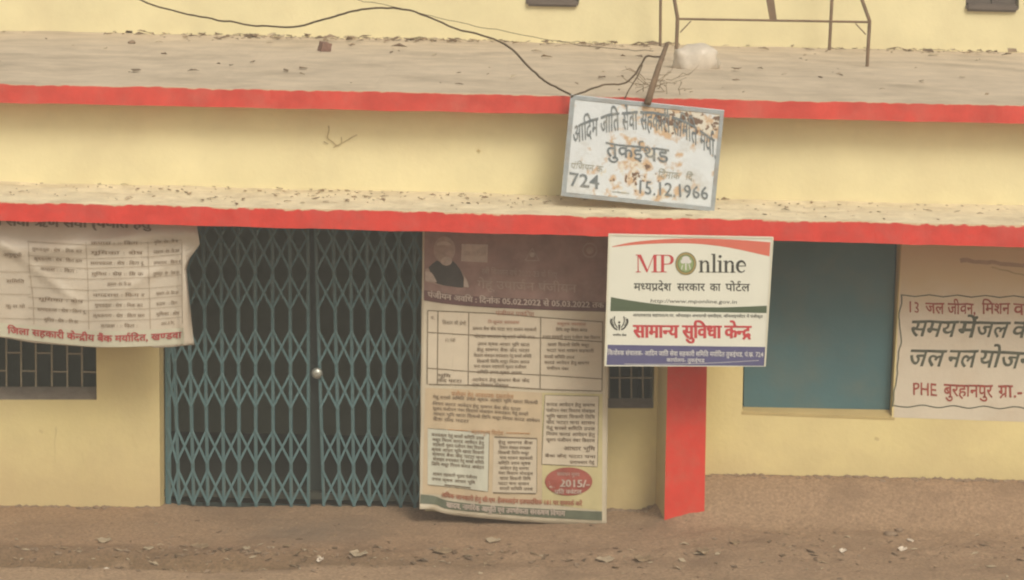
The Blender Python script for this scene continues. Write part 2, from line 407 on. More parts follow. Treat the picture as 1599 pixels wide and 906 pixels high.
def splash(m, z0, z1, colr, amt):
    n = m.node_tree; L = n.links; prev = base_out(m); tc = n.nodes.new('ShaderNodeTexCoord'); sp = n.nodes.new('ShaderNodeSeparateXYZ'); L.new(tc.outputs['Object'], sp.inputs[0])
    nn = n.nodes.new('ShaderNodeTexNoise'); nn.inputs['Scale'].default_value = 5; nn.inputs['Detail'].default_value = 8; nn.inputs['Roughness'].default_value = .75; L.new(tc.outputs['Object'], nn.inputs['Vector'])
    a = n.nodes.new('ShaderNodeMath'); a.operation = 'MULTIPLY_ADD'; a.inputs[1].default_value = -.5; L.new(nn.outputs[0], a.inputs[0]); L.new(sp.outputs['Z'], a.inputs[2])
    r = n.nodes.new('ShaderNodeMapRange'); r.inputs[1].default_value = z0 - .25; r.inputs[2].default_value = z1 - .25; r.inputs[3].default_value = amt; r.inputs[4].default_value = 0; L.new(a.outputs[0], r.inputs[0])
    x = n.nodes.new('ShaderNodeMix'); x.data_type = 'RGBA'; L.new(r.outputs[0], x.inputs[0]); L.new(prev, x.inputs[6]); x.inputs[7].default_value = colr; L.new(x.outputs[2], n.nodes['Principled BSDF'].inputs['Base Color'])
splash(M['yellow'], .0, .55, (.42, .29, .16, 1), .5)
m = M['soil']; n = m.node_tree; L = n.links; prev = base_out(m); c0 = on = atz(485, 815, -.03)
tc = n.nodes.new('ShaderNodeTexCoord'); mp = n.nodes.new('ShaderNodeMapping'); mp.inputs['Scale'].default_value = (1.6, 2.2, 0); mp.inputs['Location'].default_value = (-c0.x * 1.6, -c0.y * 2.2, 0)
L.new(tc.outputs['Object'], mp.inputs[0]); ln = n.nodes.new('ShaderNodeVectorMath'); ln.operation = 'LENGTH'; L.new(mp.outputs[0], ln.inputs[0])
nn = n.nodes.new('ShaderNodeTexNoise'); nn.inputs['Scale'].default_value = 4; nn.inputs['Detail'].default_value = 6; L.new(tc.outputs['Object'], nn.inputs['Vector'])
ad = n.nodes.new('ShaderNodeMath'); ad.operation = 'MULTIPLY_ADD'; ad.inputs[1].default_value = -1.4; L.new(nn.outputs[0], ad.inputs[0]); L.new(ln.outputs['Value'], ad.inputs[2])
mr = n.nodes.new('ShaderNodeMapRange'); mr.inputs[1].default_value = -.6; mr.inputs[2].default_value = .5; mr.inputs[3].default_value = .6; mr.inputs[4].default_value = 0; L.new(ad.outputs[0], mr.inputs[0])
x = n.nodes.new('ShaderNodeMix'); x.data_type = 'RGBA'; L.new(mr.outputs[0], x.inputs[0]); L.new(prev, x.inputs[6]); x.inputs[7].default_value = (.20, .15, .105, 1); L.new(x.outputs[2], n.nodes['Principled BSDF'].inputs['Base Color'])

# ------------------------------------------------------------------ the building
B = tag(empty('building', (0, YW, 0)), 'long yellow painted building with two red edged ledges above a green folding gate', 'building')
zc = at(800, 400, YW).z
def wx(px, py, Y=YW): return at(px, py, Y).x
# ground floor wall, in pieces round its openings; one mesh
mb = MB()
TOPZ = at(800, 340, YW).z
def wallq(e0, e1, yt, yb, th=.25):
    """front quad in photo pixels between two slightly leaning edges (x at y 350, x at y 850)"""
    X = lambda e, y: e[0] + (e[1] - e[0]) * (y - 350) / 500
    ya, yc = yt if isinstance(yt, tuple) else (yt, yt)
    f = [at(X(e0, yb), yb, YW), at(X(e1, yb), yb, YW), at(X(e1, yc), yc, YW), at(X(e0, ya), ya, YW)]
    mb.hexa(f, [p + Vector((0, th, 0)) for p in f])
tl = lambda x: 320 + .0227 * x           # hidden top line, above the underside of the sunshade
EL, E1, E2, E3, E4, E5, E6, E7, E8, ER = (XL, XL), (-46, -44), (148, 153.5), (247, 250.5), (664, 664), (850, 850), (1027, 1016), (1165, 1155), (1409.5, 1381), (XR, XR)
wallq(EL, E1, tl(-400), 900); wallq(E1, E2, 624.5, 900); wallq(E1, E2, tl(50), 470); wallq(E2, E3, tl(200), 900)
mb.build('ground_floor_wall', M['yellow'], B); mb = MB()
wallq(E4, E5, tl(750), 910); wallq(E5, E6, 638, 910); wallq(E5, E6, tl(900), 430)
wallq(E6, E7, tl(1090), 920); wallq(E7, E8, (642.5, 651.5), 920); wallq(E7, E8, tl(1300), 366); wallq(E8, ER, tl(1600), 930)
wall = mb.build('ground_floor_wall', M['yellow'], B)
# band between sunshade and slab (a long beam) with a slightly uneven face
mb = MB(); rows = []
for r in range(9):
    row = []
    for c in range(161):
        px = XL + (XR - XL) * c / 160
        py = (345 + .0235 * (px - 800)) + ((150 + .021 * (px - 800)) - (345 + .0235 * (px - 800))) * r / 8
        row.append(at(px, py, YW + .012 * noise.noise(Vector((px * .006, py * .01, 1)))))
    rows.append(row)
mb.grid(rows); beam = mb.build('beam_wall', M['yellow'], B, smooth=True)
uvy = M['yellowp'].copy(); uvy.name = 'yellow_beam_paint'; beam.data.materials[0] = uvy
uv_wear_tint(uvy, (.42, .33, .20, 1), .22, .06, 9, .7, jit=.10, sx=.35)
mb = MB(); a, b_ = at(XL, 345, YW), at(XR, 375, YW); mb.box(a.x, b_.x, YW + .03, YW + .25, at(800, 352, YW).z, 3.2); mb.build('beam_core', M['dark'], B)

def ledge(name, Yf, Yb, top, bot, backtop, redm, topm, label, wob=1.0):
    """projecting slab: wavy front edge, sagging line, top surface rising a little to the back"""
    mb = MB(); N = 220; ft, fb, tb, bb = [], [], [], []
    for c in range(N + 1):
        px = XL + (XR - XL) * c / N
        y1 = top(px) + wob * (nz1(px, .013, 1) * 1.6 + nz1(px, .06, 2) * .7); y2 = bot(px) + wob * (nz1(px, .011, 5) * 1.5 + nz1(px, .05, 6) * .6)
        yy = Yf + .012 * nz1(px, .02, 8)
        p1, p2 = at(px, y1, yy), at(px, y2, yy); ft.append(p1); fb.append(p2)
        tb.append(Vector((p1.x, Yb, backtop(p1)))); bb.append(Vector((p2.x, Yb, p2.z)))
    mb.grid([fb, [fb[i].lerp(ft[i], .5) + Vector((0, .004 * nz1(i, .9, 3), 0)) for i in range(N + 1)], ft], 0)
    rows = []
    K = 24 if Yb - Yf > 3 else 8
    for k in range(K + 1):
        q = k / K; rows.append([Vector((ft[i].x, ft[i].y + (tb[i].y - ft[i].y) * q, ft[i].z + (tb[i].z - ft[i].z) * q + .012 * noise.noise(Vector((ft[i].x * 1.4, q * 9, 2))) * min(1, q * 4))) for i in range(N + 1)])
    mb.grid(rows, 1)
    mb.grid([bb, fb], 0)
    o = mb.build(name, [redm, topm], B, smooth=False); tag(o, label); return o
ledge('sunshade', YC, YW + .02, lambda x: 334.5 + .0245 * (x - 800) if x < 900 else 337 + .0215 * (x - 900), lambda x: 365.5 + .0262 * (x - 800),
      lambda p: p.z + .045, M['red'], M['ledge'], 'lower ledge with a red painted edge and a dusty top')
slabtop = lambda p: p.z
ledge('terrace_slab', YS, YU + .1, lambda x: 148 + .0215 * (x - 800), lambda x: 177 + .0205 * (x - 800), slabtop, M['red2'], M['conc'], 'upper slab with a red painted edge and a bare concrete top')
SZ = lambda px: at(px, 148 + .0215 * (px - 800), YS).z
def on_slab(px, py, up=0.0):
    z = SZ(px); p = atz(px, py, z + up); return p
# upper storey wall
mb = MB(); zt = SZ(800)
ww = [(XL - 300, 820, None), (905, 1507, None), (1592, XR + 500, None)]
def upq(x0, x1, yt, yb):
    f = [at(x0, yb, YU), at(x1, yb, YU), at(x1, yt, YU), at(x0, yt, YU)]; mb.hexa(f, [p + Vector((0, .25, 0)) for p in f])
upq(-700, 821, -260, 110); upq(904, 1508, -260, 110); upq(1591, 2500, -260, 110); upq(821, 904, 6, 110); upq(1508, 1591, 14, 110); upq(821, 904, -260, -130); upq(1508, 1591, -260, -130)
mb.build('upper_wall', M['yellowp'], B)
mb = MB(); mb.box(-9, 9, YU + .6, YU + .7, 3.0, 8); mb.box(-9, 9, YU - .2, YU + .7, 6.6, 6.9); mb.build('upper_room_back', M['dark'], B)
def upwin(x0, x1, yb):
    p = at((x0 + x1) / 2, yb, YU - .05)
    mb = MB(); a, b = at(x0 + 1, yb, YU - .05), at(x1 - 1, yb - .5, YU - .05)
    mb.box(a.x, b.x, YU - .06, YU + .05, a.z - .01, a.z + .07)
    w = mb.build('window', M['greyw'], B); bm = bmesh.new(); bm.from_mesh(w.data)
    bmesh.ops.remove_doubles(bm, verts=bm.verts, dist=1e-4); bmesh.ops.bevel(bm, geom=bm.edges[:], offset=.02, segments=2, affect='EDGES'); bm.to_mesh(w.data); bm.free()
    mb = MB(); top = at(x0, -128, YU).z; wdt = b.x - a.x
    for s in range(2):
        mb = MB(); x = a.x + .01 + s * (wdt / 2); mb.box(x, x + wdt / 2 - .012, YU + .06, YU + .09, a.z + .071, top)
        mb.build('shutter', M['greyw'], w)
upwin(821, 904, 8); upwin(1508, 1591, 16)
# dim room behind the openings
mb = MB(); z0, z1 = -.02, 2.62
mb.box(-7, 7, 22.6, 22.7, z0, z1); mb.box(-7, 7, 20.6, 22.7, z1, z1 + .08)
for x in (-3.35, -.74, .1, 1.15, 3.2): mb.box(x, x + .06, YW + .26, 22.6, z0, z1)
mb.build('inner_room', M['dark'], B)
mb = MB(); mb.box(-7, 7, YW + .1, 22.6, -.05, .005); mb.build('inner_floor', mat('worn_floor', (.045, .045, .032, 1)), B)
# jambs: splayed plaster returns of gate and shutter openings
def quadstrip(name, pf, pb, yt, yb, Yf, Yb, m, th=.03):
    mb = MB(); f = [at(pf[1], yb, Yf), at(pb[1], yb, Yb), at(pb[0], yt, Yb), at(pf[0], yt, Yf)]
    s = Vector((0, .06, 0)); mb.hexa([p for p in f], [p + s for p in f]); return mb.build(name, m, B)
YG = YW + .10
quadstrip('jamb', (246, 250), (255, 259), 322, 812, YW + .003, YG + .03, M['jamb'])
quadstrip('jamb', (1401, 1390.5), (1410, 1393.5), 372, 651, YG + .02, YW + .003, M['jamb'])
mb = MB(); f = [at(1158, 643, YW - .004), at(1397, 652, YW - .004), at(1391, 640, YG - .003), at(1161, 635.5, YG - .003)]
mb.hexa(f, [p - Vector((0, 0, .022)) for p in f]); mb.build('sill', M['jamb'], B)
# pillar under the sunshade: red front, yellow side
mb = MB(); YP = 19.86
a = [at(1036.5, 850, YP), at(1099, 850, YP), at(1108, 350, YP), at(1047, 350, YP)]
bk = [at(1021, 850, YW + .02), at(1090, 850, YW + .02), at(1106, 350, YW + .02), at(1032, 350, YW + .02)]
mb.hexa(a, bk); pil = mb.build('pillar', [M['pillar'], M['yellow']], B)
for p in pil.data.polygons: p.material_index = 0 if p.index == 0 else 1
tag(pil, 'square pillar with a red front and yellow sides')

# windows with iron grilles
def bar(mb, x0, y0, x1, y1, Y, w=2.6, d=.012):
    p, q = at(x0, y0, Y), at(x1, y1, Y); h = w / 2 * Y / F
    if abs(p.x - q.x) < abs(p.z - q.z):
        f = [p + Vector((-h, 0, 0)), p + Vector((h, 0, 0)), q + Vector((h, 0, 0)), q + Vector((-h, 0, 0))]
    else:
        f = [p + Vector((0, 0, -h)), q + Vector((0, 0, -h)), q + Vector((0, 0, h)), p + Vector((0, 0, h))]
    mb.hexa(f, [v + Vector((0, d, 0)) for v in f])
def grille_window(xs, hs_, top, bot, sillx, silly, lab):
    mb = MB(); f = [at(sillx[0], silly[1], YW + .012), at(sillx[1], silly[1] + .5, YW + .012), at(sillx[1] - 1, silly[0], YW + .19), at(sillx[0], silly[0], YW + .19)]
    mb.hexa(f, [v - Vector((0, 0, .04)) for v in f]); w = mb.build('window', M['sill'], B); tag(w, lab)
    for x in xs:
        mb = MB(); bar(mb, x, bot, x - 1, top, YW + .12); mb.build('grille_bar', M['grille'], w)
    for x0, x1, y in hs_:
        mb = MB(); bar(mb, x0, y, x1, y + .4, YW + .113, 2.2); mb.build('grille_bar', M['grille'], w)
xs = [-36, -13, 10, 33, 56, 81, 105, 128]
hz = [(10, 33, 551), (56, 81, 551.5), (105, 128, 552.5), (-13, 10, 579), (33, 56, 579.5), (81, 105, 580.5), (128, 151, 581), (-44, -13, 551)]
grille_window(xs, hz + [(a, b, y - 57) for a, b, y in hz], 466, 604, (-44, 152), (604, 624), 'barred window opening under the left banner')
grille_window([872, 893, 913, 933, 951, 968, 986, 1004], [(850, 1023, 520), (850, 1022, 590)], 432, 622, (850, 1022), (622, 637.5), 'small barred window beside the pillar')
# shutter window
mb = MB(); f = [at(1162, 640, YG + .045), at(1392, 646, YG + .045), at(1403, 360, YG + .045), at(1166, 355, YG + .045)]
mb.hexa(f, [v + Vector((0, .03, 0)) for v in f]); win = mb.build('window', M['shut'], B); tag(win, 'window closed by two plain teal shutters')
for x0, x1 in ((1161, 1262.3), (1262.3, 1389)):
    mb = MB(); t = (x0 - 1161) * .022
    f = [at(x0, 637.5 + t, YG), at(x1, 637.5 + (x1 - 1161) * .022, YG), at(x1 + 10.5, 362, YG), at(x0 + (5 if x0 < 1200 else 6), 358, YG)]
    mb.hexa(f, [v + Vector((0, .03, 0)) for v in f]); o = mb.build('shutter', M['shut'], win); o.location.y += .003 * (x0 > 1200)
mb = MB()
p = at(1277, 644, YG - .01); mb.box(p.x - .05, p.x + .05, YG - .02, YG - .003, p.z - .005, p.z + .02); mb.build('bolt', M['iron'], win)

# painted notice on the wall at the right
SW = Surf(lambda x, y: YW, .0015)
mb = MB(); patch(mb, SW, [(1408.5, 376), (2000, 392)], [(1395.5, 652), (1700, 662), (2000, 668)], 1, 24, 8)
uv_wear_tint(M['wash'], (.60, .47, .26, 1), .58, .80, 5, .85, jit=.08)  # panel tone turns to a yellower tan towards its top
notice = mb.build('wall_notice', M['wash'], B); tag(notice, 'whitewashed panel with hand painted red and black lettering')
mb = MB()
bp = [(1408, 461), (1408, 470), (1405, 500), (1407, 530), (1402, 560), (1401, 590), (1396, 612), (1394, 634)]
line(mb, SW, smooth_path(bp), 2.0, 2, 6, 2.5)
line(mb, SW, [(1407, 460.5)] + [(1407 + i * 22, 461 + i * .25 + (2 if i % 2 else -1)) for i in range(1, 16)], 1.8, 2.3, 6)
line(mb, SW, smooth_path([(1393, 633)] + [(1393 + i * 24, 633.5 + i * .4 + (2 if i % 2 else -1.5)) for i in range(1, 15)]), 1.8, 2.3, 6)
mb.build('border', M['darkpaint'], notice)
SW = Hand(lambda x, y: YW, .0015); mb = Words(M['maroon'], notice)
T(mb, SW, '13', [(1416, 488), (1437, 488.5)], 17, em=.69)
T(mb, SW, 'जल', [(1446, 489), (1474, 489.5)], 16, bold=.015); T(mb, SW, 'जीवन,', [(1480, 490), (1524, 490.5)], 16, bold=.015)
T(mb, SW, 'िमशन', [(1534, 489.5), (1577, 490.5)], 16, bold=.015); T(mb, SW, 'वष^  2021', [(1583, 491), (1690, 493)], 16, bold=.015)
T(mb, SW, 'PHE', [(1425, 617), (1463, 618)], 19, em=.69, bold=.01)
T(mb, SW, 'बुरहानपुर', [(1474, 618.5), (1550, 620)], 18, bold=.015); T(mb, SW, 'ग्ा.- सु', [(1559, 620), (1622, 622)], 18, bold=.015) if False else T(mb, SW, 'ग~ा.- सुपर', [(1559, 620), (1650, 622)], 18, bold=.015)
mb = Words(M['darkpaint'], notice)
T(mb, SW, 'समय', [(1418, 525), (1490, 526)], 24, bold=.014, shear=.28); T(mb, SW, 'में', [(1493, 526), (1522, 526.5)], 24, bold=.014, shear=.28)
T(mb, SW, 'जल', [(1522, 526), (1571, 527)], 24, bold=.014, shear=.28); T(mb, SW, 'का सही', [(1578, 527), (1690, 530)], 24, bold=.014, shear=.28)
T(mb, SW, 'जल', [(1416, 571.5), (1471, 572)], 25, bold=.014, shear=.28); T(mb, SW, 'नल', [(1477, 572), (1521, 573)], 25, bold=.014, shear=.28)
T(mb, SW, 'योजना', [(1526, 573), (1622, 576)], 25, bold=.014, shear=.28)
M['smear'] = mat('soot_smear', (.40, .29, .19, 1), .9, .15, 20)
mb = MB(); line(mb, SW, [(1500, 408), (1530, 409), (1570, 413), (1650, 415)], 6.5, 2, 6, 3); mb.build('scrape', M['smear'], notice)
mb = MB(); line(mb, SW, [(1548, 418), (1575, 423), (1600, 431), (1640, 446)], 2.0, 3, 6, 3); mb.build('crack', M['mortar'], notice)
SB = Surf(lambda x, y: YW - .016, .002)
mb = MB()
for pts in ([(512, 196), (514, 206), (512, 215), (519, 222), (527, 227), (533, 224), (533, 214)], [(521, 230), (530, 226), (541, 219), (556, 210)], [(505, 220), (511, 224)]):
    line(mb, SB, smooth_path(pts), 1.5, 1, 3, 3)
mb.build('crack', M['mortar'], B)
M['faintstain'] = mat('old_stain', (.60, .48, .235, 1), .9, .1, 9, bump=0)
for pts, w_ in (([(86, 668), (87, 700), (86, 722)], 2.0), ([(129, 704), (130, 730), (129, 752)], 1.6), ([(60, 672), (66, 676)], 4), ([(140, 750), (143, 754)], 4), ([(1366, 684), (1372, 688)], 5), ([(205, 678), (214, 700)], 2.5), ([(745, 234), (751, 236)], 3)):
    mb = MB(); line(mb, Surf(lambda x, y: YW - (.016 if y < 300 else 0), .0015), pts, w_, 1, 3, 3); mb.build('stain', M['faintstain'], B)

# ------------------------------------------------------------------ folding gates
def lat_mesh():
    mb = MB(); mb.box(-.5, .5, -.5, .5, -.5, .5); me = bpy.data.meshes.new('lattice_strip'); me.from_pydata(mb.v, [], mb.f); me.materials.append(M['strip']); me.update(); return me
LM = lat_mesh()
def picket_mesh():                                  # a U channel, unit height
    mb = MB(); w, d, t = .5, .5, .16
    prof = [(-w, d), (-w, -d), (w, -d), (w, d), (w - t, d), (w - t, -d + .35), (-w + t, -d + .35), (-w + t, d)]
    V = [(x, y, z) for z in (0, 1) for x, y in prof]; n_ = len(prof)
    Fc = [(i, (i + 1) % n_, n_ + (i + 1) % n_, n_ + i) for i in range(n_)] + [tuple(range(n_))[::-1], tuple(range(n_, 2 * n_))]
    me = bpy.data.meshes.new('picket'); me.from_pydata(V, [], Fc); me.materials.append(M['gate']); me.update(); return me
PM = picket_mesh()
BANDS = [348, 395, 456, 541, 609, 697, 760]
def gate(xt, xb, label, stile):
    bx = (xb[0] + xb[-1]) / 2; P0 = at(bx, 795, YG); G = empty('folding_gate', (P0.x, YG, 0))
    tag(G, label, 'gate', 'two leaves of the folding gate')
    off = G.location
    xat = lambda i, y: xt[i] + (xb[i] - xt[i]) * (y - 370) / (795 - 370)
    for i in range(len(xt)):
        yb = 788 + (xb[i] - 258) * .021
        p, q = at(xat(i, yb), yb, YG), at(xat(i, 325), 325, YG)
        o = bpy.data.objects.new('picket', PM); COL.objects.link(o); o.parent = G
        o.location = p - off; o.rotation_euler = (q - p).to_track_quat('Z', 'X').to_euler() if False else Vector((0, 0, 1)).rotation_difference((q - p).normalized()).to_euler()
        wpx = 5.4 if i not in stile else stile[i]
        o.scale = (wpx * YG / F, .022, (q - p).length)
    for i in range(len(xt) - 1):
        for yb in BANDS:
            ym = yb + .012 * (xat(i, 500) - 400)
            for s in (-1, 1):
                hh = 26 if yb != 348 else 22
                a = at(xat(i, ym), ym - s * hh, YG); b = at(xat(i + 1, ym), ym + s * hh, YG)
                yo = -.016 - .005 * (s > 0); a.y += yo; b.y += yo
                a.z += random.uniform(-.006, .006); b.z += random.uniform(-.006, .006)
                d = b - a; c = (a + b) / 2
                o = bpy.data.objects.new('lattice_strip', LM); COL.objects.link(o); o.parent = G; o.location = c - off
                o.rotation_euler = (0, -math.atan2(d.z, d.x), 0); o.scale = (d.length + .012, .004, .0185)
    # rivets where the strips cross, top track, bottom runner
    mb = MB(); a, b = at(xt[0] - 4, 322, YG), at(xt[-1] + 4, 324, YG); mb.box(a.x, b.x, YG - .03, YG + .03, a.z - .02, a.z + .05); mb.build('top_track', M['gate'], G)
    mb = MB(); q0, q1 = (xb[0] - 3, 786 + (xb[0] - 258) * .021), (xb[-1] + 3, 786 + (xb[-1] - 258) * .021)
    f = [at(q0[0], q0[1] + 14, YG + .025), at(q1[0], q1[1] + 14, YG + .025), at(q1[0], q1[1] - 3, YG + .025), at(q0[0], q0[1] - 3, YG + .025)]
    mb.hexa(f, [v + Vector((0, .01, 0)) for v in f]); mb.build('bottom_plate', M['gated'], G)
    return G
g1 = gate([262, 267, 292, 317.5, 344.5, 371.5, 398.5, 425.5, 452.5, 481], [263, 280, 303, 325, 350, 374, 400, 427, 455, 482],
          'left leaf of the teal folding lattice gate, partly under the printed banner', {0: 9, 9: 5})
g2 = gate([493, 520.5, 547, 573, 598, 622.6, 647, 668], [506, 531, 553, 577, 601, 626, 648, 666],
          'right leaf of the teal folding lattice gate, against the tall poster', {0: 5})
mb = MB(); f = [at(484.5, 796, YG + .09), at(506, 797, YG + .09), at(494, 330, YG + .09), at(482, 330, YG + .09)]; mb.hexa(f, [v + Vector((0, .02, 0)) for v in f]); o = mb.build('closing_post', M['gated'], g2)
c = at(495, 583, YG - .05); mb = MB()
rows = []
for i in range(9):
    a = math.pi * i / 8; rows.append([(c.x +   .046 * math.sin(a) * math.cos(k * math.pi / 8), c.y + .03 * math.sin(a) * math.sin(k * math.pi / 8), c.z + .046 * math.cos(a)) for k in range(17)])
mb.grid(rows); mb.tube([c + Vector((0, .02, 0)), c + Vector((0, .09, 0))], .016, 8)
mb.build('knob', M['knob'], g2, smooth=True)

# ------------------------------------------------------------------ banner at the left
def ban_y(px, py):
    y = 19.62 + .055 * math.sin(px * .021 + 1.0) * smooth(340, 520, py) + .02 * math.sin(px * .06 + py * .012)
    d = (py - (366 + .00055 * (px - 150) ** 2 * 0 + 26 * math.exp(-((px - 60) / 120) ** 2)))       # swag fold
    y -= .035 * math.exp(-(d / 12) ** 2)
    e_ = (px - 10) * .78 - (py - 385); y -= .022 * math.exp(-(e_ / 7) ** 2) * smooth(160, 90, px)      # diagonal creases
    e_ = (240 - px) * .62 - (py - 425); y -= .018 * math.exp(-(e_ / 7) ** 2) * smooth(120, 180, px) * smooth(300, 240, px)
    y += .05 * smooth(278, 300, px) - .06 * math.exp(-((px - 287) / 4.5) ** 2) * smooth(370, 400, py)
    return y
SBn = Surf(ban_y, .004)
edge = lambda py: (306 if py < 340 else 306 + (py - 340) * .14 if py < 382 else 312 - (py - 382) * .75 if py < 402 else 297 - (py - 402) * .3 if py < 422 else 291 + (py - 422) * .104)
botm = lambda px: 527 + 12 * smooth(0, 60, px) * .4 + (px / 150) * 11 if px < 150 else 543 - (px - 150) * .02 + (2 if px > 240 else 0) - (3 * smooth(255, 300, px))
Bn = empty('printed_banner', at(150, 535, 19.62)); tag(Bn, 'creased cream banner printed with a table and red lettering, hung over the left window', 'banner')
mb = MB(); rows = []
for r in range(47):
    row = []
    for c in range(61):
        v = r / 46; u = c / 60
        x_ = -110 + u * (edge(330 + v * 210) + 110); yb = botm(max(x_, -110)); py = 326 + (yb - 326) * v
        x_ = -110 + u * (edge(py) + 110)
        row.append(SBn.p(x_, py))
    rows.append(row)
mb.grid(rows[::-1]); sh = mb.build('cloth', M['flex'], Bn, smooth=True)
md = sh.modifiers.new('s', 'SOLIDIFY'); md.thickness = .003; md.offset = -1
mb = MB()
patch(mb, SBn, [(-108, 498), (0, 504), (80, 512), (150, 517), (220, 516), (286, 512)], [(-108, 523), (0, 525.5), (60, 533), (150, 541.5), (220, 541), (288, 537)], 1, 60, 5)
mb.build('foot_band', M['flexb'], Bn, smooth=True)
M['bred'] = mat('banner_red', (.40, .065, .06, 1), .6, .15, 12, bump=0)
mb = Words(M['bred'], Bn)
T(mb, SBn, 'िजला सहकारी के{न}द~ीय बैंक मया^िदत, ख{ण}डवा', [(12, 520.5), (80, 527), (160, 533.5), (225, 532), (283, 528)], 9.5, bold=.017)
mb = MB()
for pts in ([(44, 376), (46, 420), (52, 470), (53, 506)], [(134, 378), (137, 430), (139, 514)], [(231, 378), (233, 440), (235, 514)], [(284, 378), (284, 440), (285, 505)]): line(mb, SBn, pts, 1.0, 2)
for y in (379, 401, 416, 433, 450, 466, 482, 499): line(mb, SBn, [(44, y - 2), (90, y + 1), (137, y + 3), (232, y), (284, y - 4)], .8, 2.5)
for y in (424, 459, 497): line(mb, SBn, [(-100, y - 10), (0, y), (48, y + 1)], .8, 2.5)
mb.build('table_rule', M['rulef'], Bn)['kind'] = 'stuff'
mb = MB()
w3 = ['गुणवत्ता : शेष :: िमक कर', 'कृषकगण : शेष : िकग सम', 'कपास : :: िकग :', 'मूिमका : शेष', 'समयकाल : शेष : िकग रू', 'मुिनम : शेष :: िम क', 'दसकगण : शेष : िक कम', 'नगदराश : िकग र']
def row(x0, x1, y, s, dy=0): T(mb, SBn, s, [(x0, y), (x1, y + dy)], 4.4, 3, bold=.012, res=1)
for y, s, a, b in ((400, 'अनुसूची', 5, 34), (441, 'सिमित', 10, 38), (480, 'कु ल यो', 9, 39)): row(a, b, y, s, 1)
for i, (y, a, b) in enumerate(((391, 50, 128), (406, 53, 128), (422, 63, 121), (469, 60, 130), (485, 58, 133), (501, 69, 122))): row(a, b, y, w3[i], 4)
for i, (y, a, b) in enumerate(((382, 142, 222), (397, 142, 223), (413, 141, 224), (430, 143, 224), (446, 168, 205), (463, 145, 226), (479, 148, 223), (495, 145, 226), (511, 157, 215))): row(a, b, y, w3[(i + 2) % 8], 0)
for i, (y, a, b) in enumerate(((381, 241, 278), (396, 240, 280), (413, 240, 282), (430, 240, 280), (461, 244, 279), (477, 244, 280), (493, 244, 280), (508, 252, 272))): row(a, b, y, w3[(i + 5) % 8], -2)
mb.build('lettering', M['inkf'], Bn)['kind'] = 'stuff'
mb = MB(); T(mb, SBn, '(कायम सेवा ऋण सेवा (प{य}ाित हेतु', [(-60, 349), (0, 352), (120, 355), (235, 356)], 12, bold=.04); mb.build('lettering', M['ink'], Bn)

# ------------------------------------------------------------------ tall poster beside the gate
def pos_y(px, py):
    y = 20.06 - .17 * smooth(380, 820, py) + .010 * math.sin(px * .045 + py * .01) + .006 * math.sin(px * .13 + 2)
    y += .03 * smooth(700, 660, px) * math.sin(py * .02) * .6
    y -= .05 * smooth(775, 818, py) * smooth(720, 670, px)
    d = (px - 690) * .9 + (py - 772); y -= .018 * math.exp(-(d / 9) ** 2) * smooth(760, 700, px)
    d = (px - 706) ; y -= .012 * math.exp(-(d / 6) ** 2) * smooth(470, 520, py) * smooth(640, 590, py)
    return y
SP = Surf(pos_y, .0032)
Po = empty('poster', at(800, 815, 19.89)); tag(Po, 'tall cream government poster with a purple header and an oval price, right of the gate', 'poster')
mb = MB(); rows = []
pbot = smooth_path([(655, 795), (675, 796), (700, 803), (760, 810), (850, 817), (947, 820)], 8)
for r in range(70):
    v = r / 69; row_ = []
    for c in range(len(pbot)):
        bx_, by_ = pbot[c]; tx = 660 + (953 - 660) * c / (len(pbot) - 1)
        if c in (0,): bx_ += 1.2 * nz1(v * 9, 1)
        row_.append(SP.p(tx + (bx_ - tx) * v, 340 + (by_ - 340) * v))
    rows.append(row_)
mb.grid(rows[::-1]); sh = mb.build('sheet', M['cream'], Po, smooth=True)
md = sh.modifiers.new('s', 'SOLIDIFY'); md.thickness = .003; md.offset = -1
def pp(name, m, top, bot, tier=1, n=20, k=10, label=None):
    mb = MB(); patch(mb, SP, top, bot, tier, n, k); o = mb.build(name, M[m], Po, smooth=True); return tag(o, label) if label else o
pp('header', 'purple', [(663, 341), (952, 343)], [(662, 468), (690, 473), (760, 478), (850, 482), (946, 485)], 1, 30, 14, 'faded purple header with a pale portrait')
pp('header_band', 'purpled', [(662, 453), (700, 459), (760, 464), (850, 468), (946, 472)], [(662, 469), (700, 475), (760, 480), (850, 484), (946, 487)], 2, 30, 2)
pp('panel', 'peach', [(664, 606), (760, 609), (846, 613)], [(660, 772), (690, 773), (760, 781), (846, 786)], 1, 20, 14)
pp('panel', 'pyel', [(846.5, 613), (941, 615)], [(846.5, 786), (940, 798)], 1, 12, 14)
pp('text_box', 'pbox', [(668, 485), (760, 489), (850, 496), (942, 503)], [(668, 601), (760, 602), (850, 608), (939, 612)], 1, 20, 12)
pp('text_box', 'pbox2', [(668, 669), (764, 676)], [(668, 757), (700, 760), (762, 768)], 2.2, 16, 10)
pp('text_box', 'pbox', [(771, 682), (839, 684)], [(769, 769), (838, 771)], 2.2, 8, 8)
pp('text_box', 'pbox', [(851, 617), (935, 619)], [(846, 725), (933, 729)], 2.2, 8, 8)
pp('foot_band', 'p_gband', [(657, 772), (680, 775), (700, 782), (760, 789), (850, 795), (940, 799)], [(656, 786), (680, 788), (700, 795), (760, 801), (850, 808), (940, 813)], 2.2, 30, 2)
mb = MB(); disc(mb, SP, 888, 752, 37, 22, 3.2, 32); mb.build('price_oval', M['p_oval'], Po)
